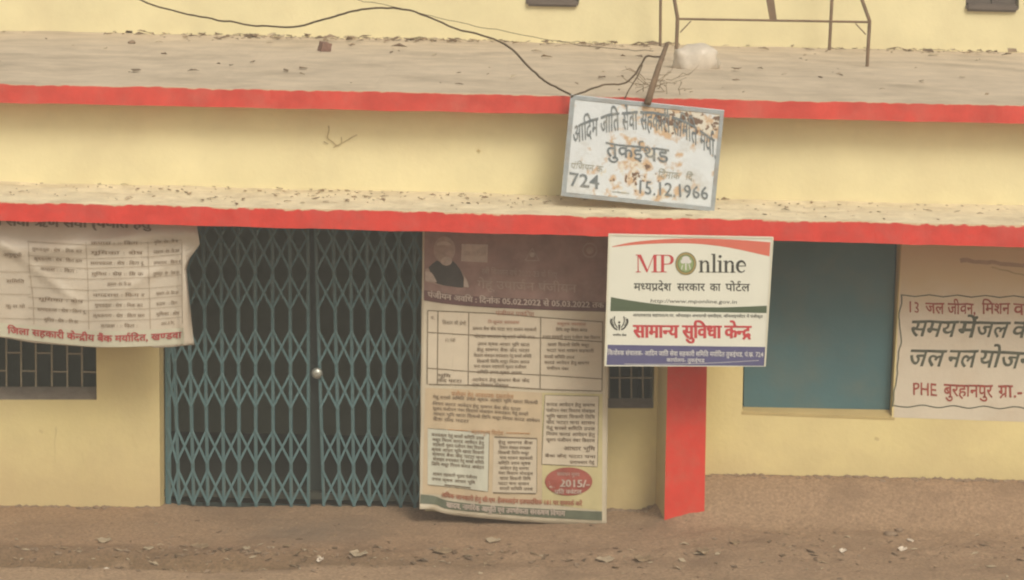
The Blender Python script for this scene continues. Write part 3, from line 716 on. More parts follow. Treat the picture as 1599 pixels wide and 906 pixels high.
# portrait of a bearded man in a dark waistcoat, two emblems, a small picture
mb = MB(); disc(mb, SP, 694, 390, 17, 21, 2.2, 20); patch(mb, SP, [(664, 420), (674, 417), (690, 412), (708, 415), (720, 424), (731, 440)], [(664, 440), (674, 442), (690, 446), (708, 447), (720, 448), (732, 449)], 2.2, 12, 3)
mb.build('portrait', M['faint'], Po)
mb = MB(); patch(mb, SP, [(669, 418), (682, 407), (690, 412), (700, 414), (706, 407), (718, 420), (724, 434)], [(680, 442), (686, 444), (694, 446), (702, 447), (709, 448), (716, 449), (724, 449)], 3, 12, 3); mb.build('waistcoat', M['vest'], Po)
mb = MB(); patch(mb, SP, [(664, 424), (674, 426), (682, 440)], [(664, 438), (672, 440), (682, 441)], 3.6, 6, 2); patch(mb, SP, [(725, 432), (729, 438), (732, 448)], [(724, 447), (727, 448), (731, 449)], 3.6, 4, 2)
disc(mb, SP, 697, 408, 9, 7, 3.6, 16); disc(mb, SP, 693, 383, 11, 6, 3.6, 16, 0, 180)
T(mb, SP, 'पंजीयन अविध : िदनांक 05.02.2022 से 05.03.2022 तक', [(668, 464), (720, 470.5), (780, 474.5), (860, 478), (943, 481)], 8, 4, bold=.02)
mb.build('lettering', M['faintw'], Po)['kind'] = 'stuff'
mb = MB(); patch(mb, SP, [(721, 381), (762, 382)], [(720, 408), (761, 410)], 2.2, 4, 3); mb.build('picture', M['faintw'], Po)
mb = MB(); disc(mb, SP, 831, 398, 4, 4, 3.5, 10); mb.build('emblem', M['faintw'], Po)
mb = MB(); line(mb, SP, [(820, 407), (831, 388), (842, 407), (820, 407)], 2, 2.4); mb.build('emblem', M['faint'], Po)
mb = MB(); disc(mb, SP, 921, 391, 12, 12, 2.4, 24, 0, 360, .78); mb.build('emblem', M['faint'], Po)
mb = MB(); disc(mb, SP, 921, 391, 6, 6, 2.4, 12)
mb.build('emblem', M['faint'], Po)
mb = Words(M['faint'], Po)
T(mb, SP, 'रबी िवपणन वष^ 2022-23 के िलए', [(752, 428), (870, 434)], 8, 2.6, bold=.01); T(mb, SP, 'गेहूं उपाज^न पंजीयन', [(745, 450), (900, 457)], 12, 2.6, bold=.01); T(mb, SP, 'उजाला िदवस', [(725, 399), (759, 400)], 6, 3.0)
mb = MB()
for p_ in ([(668, 485), (760, 489), (850, 496), (942, 503)], [(668, 519), (732, 523), (850, 528), (941, 534)], [(668, 575), (732, 580), (850, 586), (941, 592)], [(670, 600), (760, 602), (850, 608), (939, 611)]): line(mb, SP, p_, 1.5, 2.4)
for x, a, b in ((668, 485, 600), (684, 486, 601), (732, 488, 601), (844.5, 496, 607), (941, 503, 611)): line(mb, SP, [(x, a), (x - 1, b)], 1.4, 2.7)
line(mb, SP, [(772, 682.5), (839, 685)], 2.2, 3.2); line(mb, SP, [(770, 769.5), (837, 771)], 2, 3.2)
for b_ in ([(668, 669), (764, 676), (762, 768), (700, 760), (668, 757)], [(851, 617), (935, 619), (933, 729), (846, 725), (851, 617)], [(838.5, 685), (838, 770)]): line(mb, SP, b_, .8, 3.0)
line(mb, SP, [(694, 757), (735, 762)], 2.2, 3.4)
mb.build('table_rule', M['rule'], Po)['kind'] = 'stuff'
words = 'कृषक पंजीयन हेतु आधार नंबर समग्र भूिम िववरण बैंक खाता मोबाइल केंद िसकमी वनाधकार पट्टा ितिथ गेहूं चना मसूर सरसों शासन िनयम सिमित सहकारी कार्ड उपज मूल्य आवेदन'.replace('्', '').split()
def blurb(i, n): return ' '.join(words[(i * 5 + k * 3) % len(words)] for k in range(n))
mb = MB(); k = 0
def tx(x0, x1, y, n, dy=0, h=4.2, t=4, b=.012):
    global k
    k += 1; T(mb, SP, blurb(k, n), [(x0, y), (x1, y + dy)], h, t, bold=b, res=1)
T(mb, SP, 'क.', [(673, 499), (679, 499)], 5, 4); T(mb, SP, 'िकसान की शे~णी', [(691, 506), (728, 508)], 5, 4, res=1)
tx(738, 838, 515, 7, 2); tx(741, 835, 527, 6, 2); tx(868, 917, 517, 4, 1); tx(847, 937, 528, 6, 2)
T(mb, SP, '(1) पंजी', [(695, 533), (711, 534)], 4.5, 4, res=1)
for a, b, y, n_ in ((746, 827, 539, 5), (745, 827, 548, 5), (740, 830, 557, 6), (745, 827, 566, 5), (740, 822, 574, 5), (745, 815, 583, 4), (737, 827, 595, 5), (737, 794, 603, 3),
                    (855, 920, 540, 4), (854, 927, 549, 4), (850, 897, 559, 3), (850, 920, 568, 4), (854, 888, 577, 2), (683, 704, 588, 1), (683, 721, 596, 2)): tx(a, b, y, n_, 1.5)
tx(676, 840, 622, 9, 9); tx(676, 813, 632, 8, 9); tx(676, 825, 640, 8, 9); tx(676, 843, 648, 9, 11); tx(676, 732, 656, 3, 4)
for i in range(7): tx(674 + (i % 3), 756, 681 + i * 7.6, 5, 6, 4.4)
tx(676, 745, 742, 4, 6); tx(674, 742, 750, 4, 6)
for i in range(10): tx(778 + (i % 2) * 2, 832 - (i % 3) * 3, 693 + i * 8, 3, 1, 4.2)
for i in range(7): tx(853, 929, 634 + i * 9.2, 4, 1.5, 4.6)
tx(880, 929, 703, 2, 1, 5.5); tx(851, 930, 714, 4, 1.5); tx(890, 928, 724, 2, .5)
mb.build('lettering', M['ink'], Po)['kind'] = 'stuff'
mb = MB()
T(mb, SP, 'पंजीयन पकि~या', [(774, 492), (834, 494)], 6, 4, res=1); T(mb, SP, 'िनःशुल्क व्यवस्था'.replace('्', ''), [(762, 505), (811, 506)], 4.5, 4, res=1); T(mb, SP, 'सशुल्क व्यवस्था'.replace('्', ''), [(870, 508), (915, 509)], 4.5, 4, res=1)
T(mb, SP, 'अिधक जानकारी हेतु सी.एम. हेल्पलाईन इत्यादिसक 181 पर सम्पक^ करें'.replace('्', ''), [(689, 776), (760, 784), (909, 790)], 6.5, 4, bold=.02, res=1)
mb.build('lettering', M['inkr'], Po)['kind'] = 'stuff'
mb = MB()
T(mb, SP, 'पंजीयन हेतु आवश्यक दस्तावेज'.replace('्', ''), [(705, 618), (802, 623)], 6, 4, res=1); T(mb, SP, 'महत्वपूर्ण िनर्देश'.replace('्', ''), [(736, 678), (786, 680)], 6, 4, res=1)
line(mb, SP, [(700, 671), (731, 673)], 1.2, 3.4); line(mb, SP, [(790, 676), (828, 677)], 1.2, 3.4)
mb.build('lettering', M['inko'], Po)['kind'] = 'stuff'
mb = MB()
T(mb, SP, '2015/-', [(874, 760), (921, 761)], 11, 5, bold=.03, em=.69); T(mb, SP, 'रू.', [(857, 759), (867, 759)], 7, 5, bold=.02)
T(mb, SP, 'समर्थन मूल्य'.replace('्', ''), [(870, 743), (905, 744)], 5, 5, res=1); T(mb, SP, 'प~ित {क}वंटल', [(866, 771), (908, 771)], 5.5, 5, bold=.02, res=1)
T(mb, SP, 'खाद्य, नागिरक आपूित^ एवं उपभोक्ता संरक्षण िवभाग'.replace('्', ''), [(697, 792), (760, 799), (882, 806)], 7.5, 4, bold=.03, res=1)
mb.build('lettering', M['faintw'], Po)['kind'] = 'stuff'
mb.v and None

# ------------------------------------------------------------------ white board hung on the sunshade
YB = YC - .075
SM = Surf(lambda x, y: YB, .0014)
Bd = empty('service_board', at(1070, 572, YB)); tag(Bd, 'clean white board with red swoosh hung in front of the red pillar', 'sign')
mb = MB(); f = [at(944, 572, YB), at(1195, 572.5, YB), at(1207.5, 370.5, YB), at(950.5, 365.5, YB)]
mb.hexa(f, [v + Vector((0, .03, 0)) for v in f]); mb.build('panel', M['boardw'], Bd)
mb = MB()
for a, b in (((944.8, 572), (951.3, 366)), ((1194.4, 572.5), (1206.8, 371))): line(mb, SM, [a, b], 2.4, 4, 400)
line(mb, SM, [(951, 367), (1207, 371.8)], 2.0, 5, 400); mb.build('rim', M['rim'], Bd)
mb = MB(); patch(mb, SM, [(956, 385), (990, 378), (1040, 373.5), (1090, 372.5), (1150, 374.5), (1203, 378.5)], [(956, 386), (990, 382.5), (1040, 380), (1090, 381), (1140, 387), (1201.5, 400.5)], 1, 40, 1); mb.build('swoosh', M['p_coral'], Bd)
mb = MB(); patch(mb, SM, [(954, 464), (985, 469.5), (1030, 475.5), (1080, 479), (1130, 480), (1197.5, 477.5)], [(953, 486), (1030, 486.5), (1080, 487), (1197, 489)], 1, 40, 1); mb.build('swoosh', M['p_green'], Bd)
mb = MB(); patch(mb, SM, [(949, 538.5), (1196, 542)], [(947, 570), (1194.5, 571.5)], 1, 4, 1); mb.build('foot_strip', M['p_blue'], Bd)
# serif capitals and lower case, drawn in a unit box (cap height 1)
def arc(cx, cy, rx, ry, a0, a1, n=14): return [(cx + rx * math.cos(R(a0 + (a1 - a0) * i / n)), cy + ry * math.sin(R(a0 + (a1 - a0) * i / n))) for i in range(n + 1)]
def serif(ch):
    P = []; q = lambda *p: P.append((list(p), [tuple(range(len(p)))])); rb = lambda pts, w: P.append(_ribbon(pts, w))
    st = lambda x, w, y0, y1: q((x, y0), (x + w, y0), (x + w, y1), (x, y1))
    if ch == 'M':
        st(.10, .045, 0, 1); st(.86, .14, 0, 1); q((.10, 1), (.26, 1), (.60, .06), (.52, .0)); q((.86, 1), (.90, 1), (.56, .0), (.52, .0))
        st(0, .25, 0, .045); st(.76, .34, 0, .045); st(0, .2, .955, 1); st(.86, .24, .955, 1); return P, 1.12
    if ch == 'P':
        st(.10, .14, 0, 1); st(0, .36, 0, .045); st(0, .24, .955, 1)
        pts = [(.2, .965)] + arc(.42, .715, .21, .25, 80, -80) + [(.2, .455)]; rb(pts, [.05] + [.05 + .10 * math.sin(math.pi * i / 14) for i in range(15)] + [.05]); return P, .70
    if ch == 'n':
        st(.07, .12, 0, .66); st(0, .26, 0, .04); st(0, .1, .60, .64); st(.40, .12, 0, .44); st(.33, .26, 0, .04)
        rb([(.17, .5)] + arc(.33, .46, .13, .165, 140, 0), [.05] + [.05 + .07 * i / 14 for i in range(15)]); return P, .62
    if ch == 'l': st(.08, .12, 0, 1.02); st(0, .28, 0, .04); st(0, .1, .97, 1.02); return P, .30
    if ch == 'i': st(.08, .12, 0, .66); st(0, .28, 0, .04); st(0, .1, .61, .66); q(*arc(.14, .88, .08, .08, 0, 330, 11)); return P, .30
    if ch == 'e':
        a = arc(.27, .33, .205, .30, 10, 320, 22); rb(a, [.05 + .09 * math.sin(math.pi * min(1, i / 20)) for i in range(23)]); st(.10, .38, .345, .39); return P, .56
def serif_text(mb, s, x0, x1, yb, h, dy=0):
    tot = sum(serif(c)[1] for c in s); sx = (x1 - x0) / tot; pen = 0
    for c in s:
        P, w = serif(c)
        for i, (V, Fc) in enumerate(P): mb.mesh([SM.p(x0 + (pen + a) * sx, yb + dy * (pen + a) / tot - b * h, 2 + .12 * i) for a, b in V], Fc)
        pen += w
mb = MB(); serif_text(mb, 'MP', 992.5, 1052, 425.3, 27.5); mb.build('lettering', M['p_red'], Bd)
mb = MB(); serif_text(mb, 'nline', 1091, 1167, 425.5, 28.5, .5); mb.build('lettering', M['p_black'], Bd)['kind'] = 'stuff'
mb = MB(); disc(mb, SM, 1071, 411.8, 16, 17.5, 1.5, 36); o = mb.build('emblem', M['p_gold'], Bd)
mb = MB(); disc(mb, SM, 1071, 411.8, 13, 14.3, 2.2, 32); mb.build('emblem', M['p_leaf'], Bd)
mb = MB(); disc(mb, SM, 1071, 404, 6, 4, 3, 14); disc(mb, SM, 1066.5, 408.5, 4, 3.5, 3.2, 12); disc(mb, SM, 1075.5, 408.5, 4, 3.5, 3.3, 12)
line(mb, SM, [(1071, 408), (1071, 422)], 2.2, 3.5); line(mb, SM, [(1064, 421), (1066, 414)], 1.4, 3.6); line(mb, SM, [(1078, 421), (1076, 413)], 1.4, 3.6); mb.build('emblem', M['p_white'], Bd)
mb = MB(); disc(mb, SM, 1071, 411.8, 16.4, 17.9, 2.6, 36, 0, 360, .955); disc(mb, SM, 1071, 411.8, 12.6, 13.9, 2.9, 36, 0, 360, .93); mb.build('emblem', M['p_green'], Bd)
mb = Words(M['p_black'], Bd)
T(mb, SM, 'म{ध}यपद~ेश'.replace('पद~', 'प~द'), [(990, 453.6), (1048, 454)], 11, 2, bold=.01); T(mb, SM, 'सरकार', [(1057.5, 454), (1100.5, 454.3)], 11, 2, bold=.01); T(mb, SM, 'का', [(1108.5, 454.3), (1125, 454.4)], 11, 2, bold=.01)
T(mb, SM, 'पोट^ल', [(1133, 454.4), (1170.5, 454.8)], 11, 2, bold=.01)
mb = MB()
T(mb, SM, 'http://www.mponline.gov.in', [(1015, 472.5), (1151, 474.3)], 5.6, 2, em=.69, shear=.15)
T(mb, SM, 'आधारकार्ड सहायता/म.प्र. ऑनलाइन अभ्यर्थी एमपीएस, ऑनलाइनसेंटर में पंजीकृत'.replace('्', ''), [(988, 494.3), (1191, 496.5)], 4.0, 2, res=1, bold=.01)
cx, cy = 967, 507
for s in (-1, 1):
    V = smooth_path([(cx + s * 3, cy + 8), (cx + s * 8, cy + 5), (cx + s * 13, cy - 3), (cx + s * 12.5, cy - 9)])
    line(mb, SM, V, 2.4, 2, 2); line(mb, SM, smooth_path([(cx + s * 3, cy + 5), (cx + s * 6, cy), (cx + s * 8, cy - 6), (cx + s * 7, cy - 13)]), 1.6, 2.3, 2)
    line(mb, SM, smooth_path([(cx + s * 8, cy + 2), (cx + s * 11, cy - 5), (cx + s * 10, cy - 11)]), 1.0, 2.6, 2)
disc(mb, SM, cx, cy - 3.5, 1.8, 1.9, 2, 10); patch(mb, SM, [(cx - 1.8, cy), (cx + 1.8, cy)], [(cx - .8, cy + 9), (cx + .8, cy + 9)], 2, 2, 1)
T(mb, SM, 'नागिरक सेवा', [(957, 524.5), (978, 524.8)], 2.6, 2, res=1, bold=.02)
mb.build('lettering', M['p_black'], Bd)['kind'] = 'stuff'
mb = Words(M['p_red'], Bd); T(mb, SM, 'सामा{न}य', [(989.5, 527), (1059, 527.5)], 19, 2, bold=.034); T(mb, SM, 'सुिवधा', [(1066, 527.6), (1126, 528)], 19, 2, bold=.034)
T(mb, SM, 'के{न}द~', [(1132, 528), (1172.5, 528.5)], 19, 2, bold=.034)
mb = MB(); T(mb, SM, 'िकयो{स}क संचालक- आिदम जाित सेवा सहकारी सिमित मया^िदत तुकईथड, पं.क~. 724', [(949, 554.5), (1192, 557.5)], 6.6, 2, bold=.012, res=1)
T(mb, SM, 'काया^लय- तुकईथड', [(1041, 565), (1100, 566)], 5.2, 2, bold=.012, res=1)
line(mb, SM, smooth_path([(975, 568.5), (1030, 569), (1110, 567), (1185, 563)]), .7, 2); mb.build('lettering', M['p_white'], Bd)['kind'] = 'stuff'

# ------------------------------------------------------------------ old rusted sign leaning on the slab edge
SO = Surf(lambda x, y: 19.88 - .16 * (y - 150) / 180, .003)
Sg = empty('old_sign', at(996, 318, 19.7)); tag(Sg, 'tilted rusty enamel sign with grey hand lettering and number 724, leaning on the upper slab', 'sign')
o4 = [(876, 306), (1115.5, 330.5), (1131, 173), (891, 148.5)]
mb = MB(); f = [SO.p(*p) for p in o4]; mb.hexa(f, [v + Vector((0, .012, .004)) for v in f])
M['signw'] = mat('worn_enamel', (.60, .62, .615, 1), .6, .05, 6, (.45, .42, .36, 1), .8, 5, .2, 30)
face = mb.build('panel', M['signw'], Sg)
mb2 = MB()
patch(mb2, SO, [(894, 153), (1125, 176)], [(880.5, 300), (1110.5, 323)], 1, 12, 8); fc = mb2.build('enamel_face', M['signw'], Sg)
# rust grows from the top right corner and the middle of the foot
m = M['signw']; n = m.node_tree; L = n.links; prev = base_out(m)
def blob_mask(cu, cv, su, sv, gain):
    uv = n.nodes.new('ShaderNodeUVMap'); mp = n.nodes.new('ShaderNodeMapping'); mp.inputs['Location'].default_value = (-cu / su, -cv / sv, 0); mp.inputs['Scale'].default_value = (1 / su, 1 / sv, 1)
    L.new(uv.outputs[0], mp.inputs[0]); ln = n.nodes.new('ShaderNodeVectorMath'); ln.operation = 'LENGTH'; L.new(mp.outputs[0], ln.inputs[0])
    s = n.nodes.new('ShaderNodeMath'); s.operation = 'MULTIPLY_ADD'; s.inputs[1].default_value = -gain; s.inputs[2].default_value = gain; L.new(ln.outputs['Value'], s.inputs[0]); return s.outputs[0]
m1, m2 = blob_mask(.80, .88, .42, .20, .26), blob_mask(.48, .22, .18, .34, .10)
mm = n.nodes.new('ShaderNodeMath'); mm.operation = 'MAXIMUM'; L.new(m1, mm.inputs[0]); L.new(m2, mm.inputs[1])
mz = n.nodes.new('ShaderNodeMath'); mz.operation = 'MAXIMUM'; mz.inputs[1].default_value = -.12; L.new(mm.outputs[0], mz.inputs[0])
tc = n.nodes.new('ShaderNodeTexCoord')
for sc_, lo, hi, colr in ((11, .50, .60, (.52, .36, .22, 1)), (17, .60, .68, (.60, .55, .45, 1)), (23, .66, .72, (.16, .095, .06, 1))):
    nn = n.nodes.new('ShaderNodeTexNoise'); nn.inputs['Scale'].default_value = sc_; nn.inputs['Detail'].default_value = 5; L.new(tc.outputs['Object'], nn.inputs['Vector'])
    aa = n.nodes.new('ShaderNodeMath'); aa.operation = 'ADD'; L.new(nn.outputs[0], aa.inputs[0]); L.new(mz.outputs[0], aa.inputs[1])
    rr = n.nodes.new('ShaderNodeMapRange'); rr.inputs[1].default_value = lo; rr.inputs[2].default_value = hi; L.new(aa.outputs[0], rr.inputs[0])
    xx = n.nodes.new('ShaderNodeMix'); xx.data_type = 'RGBA'; L.new(rr.outputs[0], xx.inputs[0]); L.new(prev, xx.inputs[6]); xx.inputs[7].default_value = colr; prev = xx.outputs[2]
L.new(prev, n.nodes['Principled BSDF'].inputs['Base Color'])
M['signf'] = mat('sign_frame_paint', (.31, .33, .33, 1), .7, .15, 12, (.25, .18, .12, 1), .6, 8, .2, 40)
for k, (a, b) in enumerate(((0, 1), (1, 2), (2, 3), (3, 0))):
    mb = MB(); A, Bq = Vector(o4[a]), Vector(o4[b]); c_ = Vector((1003, 239)); d = (Bq - A).normalized(); nrm = Vector((-d.y, d.x));
    if (c_ - A).dot(nrm) < 0: nrm = -nrm
    wq = 6.0 if k != 3 else 7.5
    q = [A + d * (0 if k % 2 else wq * .98), Bq - d * (0 if k % 2 else wq * .98)]
    pts = [q[0], q[1], q[1] + nrm * wq, q[0] + nrm * wq]
    mb.hexa([SO.p(p.x, p.y, 3 + .2 * k) for p in pts], [SO.p(p.x, p.y, -2.5) for p in pts]); mb.build('frame', M['signf'], Sg, fix=True)
M['signink'] = mat('grey_sign_paint', (.16, .18, .185, 1), .7, .2, 25, (.42, .38, .30, 1), .6, 18, 0, 40)
M['signinkf'] = mat('pale_sign_paint', (.33, .32, .26, 1), .7, .2, 25, (.5, .46, .38, 1), .8, 18, 0, 40)
SO = Hand(SO.fn, .003); mb = Words(M['signink'], Sg)
T(mb, SO, 'आिदम जाित सेवा सहकारी सिमित मया^.', [(895, 226), (925, 214), (960, 205), (1000, 201.5), (1040, 206), (1080, 222), (1119, 248)], 28, 3, bold=.008)
T(mb, SO, 'तुकईथड', [(946, 243), (1044, 254)], 21, 3, bold=.01)
T(mb, SO, '724', [(888, 290), (937, 295)], 21, 3, em=.69, bold=.01); T(mb, SO, '15.12.1966', [(994, 301.5), (1106, 312)], 20, 3, em=.69, bold=.01)
mb = MB(); T(mb, SO, 'पंिजयन क.', [(891, 263), (943, 269)], 9, 3, shear=.2, res=1); T(mb, SO, 'िदनांक  िद.', [(1027, 277), (1084, 283)], 10, 3, shear=.2, res=1)
line(mb, SO, [(956, 299), (983, 302)], 1.2, 3); mb.build('lettering', M['signinkf'], Sg)['kind'] = 'stuff'

# ------------------------------------------------------------------ stake, twigs, cables
mb = MB(); P = [at(1011, 162, 19.82), at(1018, 138, 19.88), at(1029, 103, 20.05), at(1041.5, 69, 20.3)]
mb.tube(P, [.030, .027, .022, .017], 8); mb.tube([P[2], at(1037, 92, 20.1)], [.012, .006], 6)
tag(mb.build('wooden_stake', M['wood'], smooth=True), 'rough wooden stake leaning up behind the top of the old rusty sign', 'stake')
mb = MB()
for k in range(22):
    x, y = random.uniform(990, 1062), random.uniform(118, 152); Yd = 19.86 + (152 - y) * .02
    p = on_slab(x, y); pts = [(p.x, p.y, p.z + .01)]
    a = random.uniform(0, 6.28); 
    for q in range(4):
        a += random.uniform(-.7, .7); l = random.uniform(.03, .075); pts.append((pts[-1][0] + l * math.cos(a), max(YS + .01, pts[-1][1] + l * math.sin(a)), max(p.z + .006, pts[-1][2] + random.uniform(-.02, .05))))
    mb.tube(pts, [.0035, .003, .003, .002, .0015], 4)
tag(mb.build('dry_twigs', M['twig']), 'tangle of dry twigs on the slab around the foot of the stake', 'twigs', kind='stuff')
def cable(pts, r, label, group=None):
    pts = smooth_path([tuple(at(x, y, Y)) for x, y, Y in pts], 7); mb = MB()
    pts = [Vector(p) + Vector((0, 0, .012 * noise.noise(Vector(p) * 5) + .006 * noise.noise(Vector(p) * 17))) for p in pts]
    mb.tube(pts, r, 6); return tag(mb.build('cable', M['cable'], smooth=True), label, 'cable')
cable([(150, -40, 24.0), (220, 0, 23.6), (285, 20, 23.2), (350, 33, 22.8), (420, 42, 22.4), (475, 39, 22), (530, 24, 21.7), (580, 14, 21.4), (640, 17, 21.1), (700, 40, 20.9), (770, 63, 20.7), (800, 79, 20.55), (826, 104, 20.4), (850, 126, 20.2), (888, 147, 19.93), (893, 150, 19.87)], .0085,
      'long brown cable sagging from the upper left down to the corner of the old sign')
cable([(892, 151, 19.86), (905, 146, 19.92), (940, 135, 20.1), (970, 131, 20.2), (990, 118, 20.25), (1002, 100, 20.3), (1011, 88, 20.3), (1030, 90, 20.28), (1037, 86, 20.24)], .0078,
      'short loose cable looping from the old sign corner up to the wooden stake')
cable([(976, 152, 19.95), (985, 135, 20.1), (996, 118, 20.2), (1003, 102, 20.28)], .0055, 'thin branch of cable rising from behind the old sign to join the loop')
cable([(520, -20, 23), (560, 0, 22.6), (585, 5, 22.3), (640, 16, 22), (700, 32, 21.8), (775, 47, 21.6), (860, 63, 21.4), (960, 76, 21.2), (1020, 80, 20.5)],   .0028, 'thin pale wire running just above the long brown cable')
# ------------------------------------------------------------------ metal frame standing on the slab
Fr = None
def fat(x, y, Y): return at(x, y, Y)
fd = on_slab(1354, 104); fb_ = on_slab(1055.5, 97); fa = on_slab(1031, 73); fcc = on_slab(1295, 79)
Fr = empty('metal_frame', (fb_ + fd) / 2); tag(Fr, 'rusty metal desk frame with thin legs standing on the upper slab', 'metal frame')
rp_ = .0175
def leg(pts, r=rp_, name='leg'):
    mb = MB(); mb.tube(pts, r, 8); return mb.build(name, M['iron'], Fr)
D1, D2 = at(1358, 33, fd.y), at(1341, -14, fd.y + .05); D3 = at(1325, -80, fd.y + .1)
B1, B2, B3 = at(1058, 28, fb_.y), at(1052, -6, fb_.y + .03), at(1040, -80, fb_.y + .1)
leg([fd, D1, D2, D3]); leg([fb_, B1, B2, B3]); leg([fcc, at(1299, 0, fcc.y), at(1302, -95, fcc.y)], .018); leg([fa, at(1031.5, 0, fa.y), at(1032, -90, fa.y)], .015)
leg([B1 + Vector((.0, 0, -.01)), D1 + Vector((0, 0, -.01))], .011, 'crossbar'); leg([B3, D3], .012, 'crossbar'); leg([D3, at(1302, -95, fcc.y)], .012, 'crossbar'); leg([B3, at(1032, -90, fa.y)], .012, 'crossbar'); leg([at(1302, -95, fcc.y), at(1032, -90, fa.y)], .012, 'crossbar')
leg([at(1079, 33, B1.y), at(1062, 51, B1.y)], .006, 'brace'); leg([at(1336, 37, D1.y), at(1352, 54, D1.y)], .006, 'brace')
mb = MB(); Yq = fd.y + .02
f = [at(1202, 31, Yq), at(1213, 31, Yq), at(1205, -30, Yq), at(1191, -30, Yq)]; mb.hexa(f, [v + Vector((0, .02, 0)) for v in f]); mb.build('support_plate', M['iron'], Fr)

# ------------------------------------------------------------------ plastic bag, brick, stones, litter
def lump(name, c, r, m, label, cat, group=None, amp=.25, fr=2.0, seed=0, flat=.0, parent=None):
    bm = bmesh.new(); bmesh.ops.create_icosphere(bm, subdivisions=3 if max(r) > .06 else 2, radius=1)
    for v in bm.verts:
        k = 1 + amp * noise.noise(v.co * fr + Vector((seed, seed * 2, 0))) + amp * .4 * noise.noise(v.co * fr * 3 + Vector((seed, 0, 5)))
        v.co = Vector((v.co.x * r[0] * k, v.co.y * r[1] * k, max(v.co.z * r[2] * k, -r[2] * .45)))
    if name == 'plastic_bag':
        for v in bm.verts: v.co = Vector([math.copysign(abs(c / q) ** .72 * q, c) for c, q in zip(v.co, r)])
    me = bpy.data.meshes.new(name); bm.to_mesh(me); bm.free(); me.materials.append(m)
    for p in me.polygons: p.use_smooth = cat != 'brick'
    o = bpy.data.objects.new(name, me); COL.objects.link(o); o.location = Vector(c) + Vector((0, 0, r[2] * .42))
    return tag(o, label, cat, group)
p = on_slab(1087, 108); Bg = lump('plastic_bag', (p.x, p.y + .12, p.z), (.205, .15, .15), M['bag'], 'crumpled whitish plastic bag lying on the upper slab beside the stake', 'bag', amp=.38, fr=2.2, seed=3)
for v in Bg.data.vertices: v.co.z *= 1.0 + .12 * math.sin(v.co.x * 20)
def chunk(px, py, r, label, mname, name='brick_piece', cat='brick', slab=True, rot=.5):
    p = on_slab(px, py) if slab else Vector((0, 0, 0))
    bm = bmesh.new(); bmesh.ops.create_cube(bm, size=2); bmesh.ops.subdivide_edges(bm, edges=bm.edges[:], cuts=2, use_grid_fill=True)
    for v in bm.verts: v.co = Vector((v.co.x * r[0], v.co.y * r[1], v.co.z * r[2])) * (1 + .16 * noise.noise(v.co * 1.7 + Vector((px, 0, 0))))
    me = bpy.data.meshes.new(name); bm.to_mesh(me); bm.free(); me.materials.append(M[mname])
    o = bpy.data.objects.new(name, me); COL.objects.link(o); o.location = (p.x, p.y, p.z + r[2] * .9); o.rotation_euler = (.12, .15, rot); return tag(o, label, cat)
chunk(507, 80, (.048, .045, .045), 'broken piece of dull brown brick on the upper slab, left of centre', 'brick')
p = on_slab(92, 45); lump('rubble_lump', p, (.06, .05, .05), M['stone'], 'small lump of rubble with straw against the upper wall at far left', 'rubble', amp=.7, seed=5)
p = on_slab(206, 68); lump('rubble_lump', p, (.035, .03, .022), M['stone'], 'small dark pebble of rubble on the upper slab below the cable', 'rubble', amp=.6, seed=8)

# ground lookup from photo pixel
def on_ground(px, py):
    z = 0.0
    for _ in range(8): p = atz(px, py, z); z = gz(p.x, p.y)
    return Vector((p.x, p.y, z))
def scrap(name, px, py, w, h, m, label, cat, seed):
    """curled scrap or leaf, a small bent sheet with thickness"""
    p = on_ground(px, py); rnd = random.Random(seed); s = 19 / F; mb = MB(); rows = []
    a = rnd.uniform(-.5, .5)
    for i in range(5):
        row = []
        for j in range(6):
            u, v = j / 5 - .5, i / 4 - .5; k = 1 - .8 * abs(v) * 2 * (rnd.random() * .5 + .45)
            x = u * w * s * k; y = v * h * s * 2.6; z = .004 + (u * u * 1.1 + rnd.uniform(0, .08)) * h * s * .8
            row.append(p + Vector((x * math.cos(a) - y * math.sin(a), x * math.sin(a) + y * math.cos(a), z)))
        rows.append(row)
    mb.grid(rows); o = mb.build(name, m); md = o.modifiers.new('s', 'SOLIDIFY'); md.thickness = .003
    # origin at its base
    o.data.transform(Matrix.Translation(-p)); o.location = p; return tag(o, label, cat)
scrap('paper_scrap', 1412, 806, 15, 9, M['paper'], 'white twisted paper scrap on the bare earth below the right wall', 'litter', 1)
scrap('paper_scrap', 1422, 815, 8, 6, M['paper'], 'small white paper curl just below the twisted paper scrap', 'litter', 2)
scrap('paper_scrap', 1316, 861, 12, 8, M['paper'], 'white crescent of paper low in the earth right of the red pillar', 'litter', 3)
scrap('paper_scrap', 1137, 749, 17, 9, M['leafp'], 'pale scrap against the wall foot just right of the red pillar', 'litter', 4)
scrap('paper_scrap', 945, 875, 32, 11, M['leafp'], 'cream torn scrap on the ground in front of the tall poster', 'litter', 5)
scrap('paper_scrap', 232, 857, 18, 6, M['leafp'], 'thin pale strip on the ground in front of the left wall', 'litter', 6)
scrap('paper_scrap', 500, 875, 10, 9, M['paper'], 'small white scrap low on the ground below the gate knob', 'litter', 7)
scrap('paper_scrap', 165, 887, 11, 7, M['paper'], 'white fleck on the gutter edge below the left wall', 'litter', 8)
scrap('dry_leaf', 163, 845, 24, 10, M['leafp'], 'pale curled leaf on the ground below the right end of the left wall', 'leaf', 9)
scrap('dry_leaf', 1098, 864, 20, 12, M['leaf'], 'brown curled leaf on the earth below the red pillar', 'leaf', 10)
scrap('dry_leaf', 312, 855, 32, 12, M['leaf'], 'large brown leaf on the ground in front of the left gate leaf', 'leaf', 11)
scrap('dry_leaf', 1150, 804, 20, 8, M['leaf'], 'flat brown leaf just right of the foot of the red pillar', 'leaf', 12)
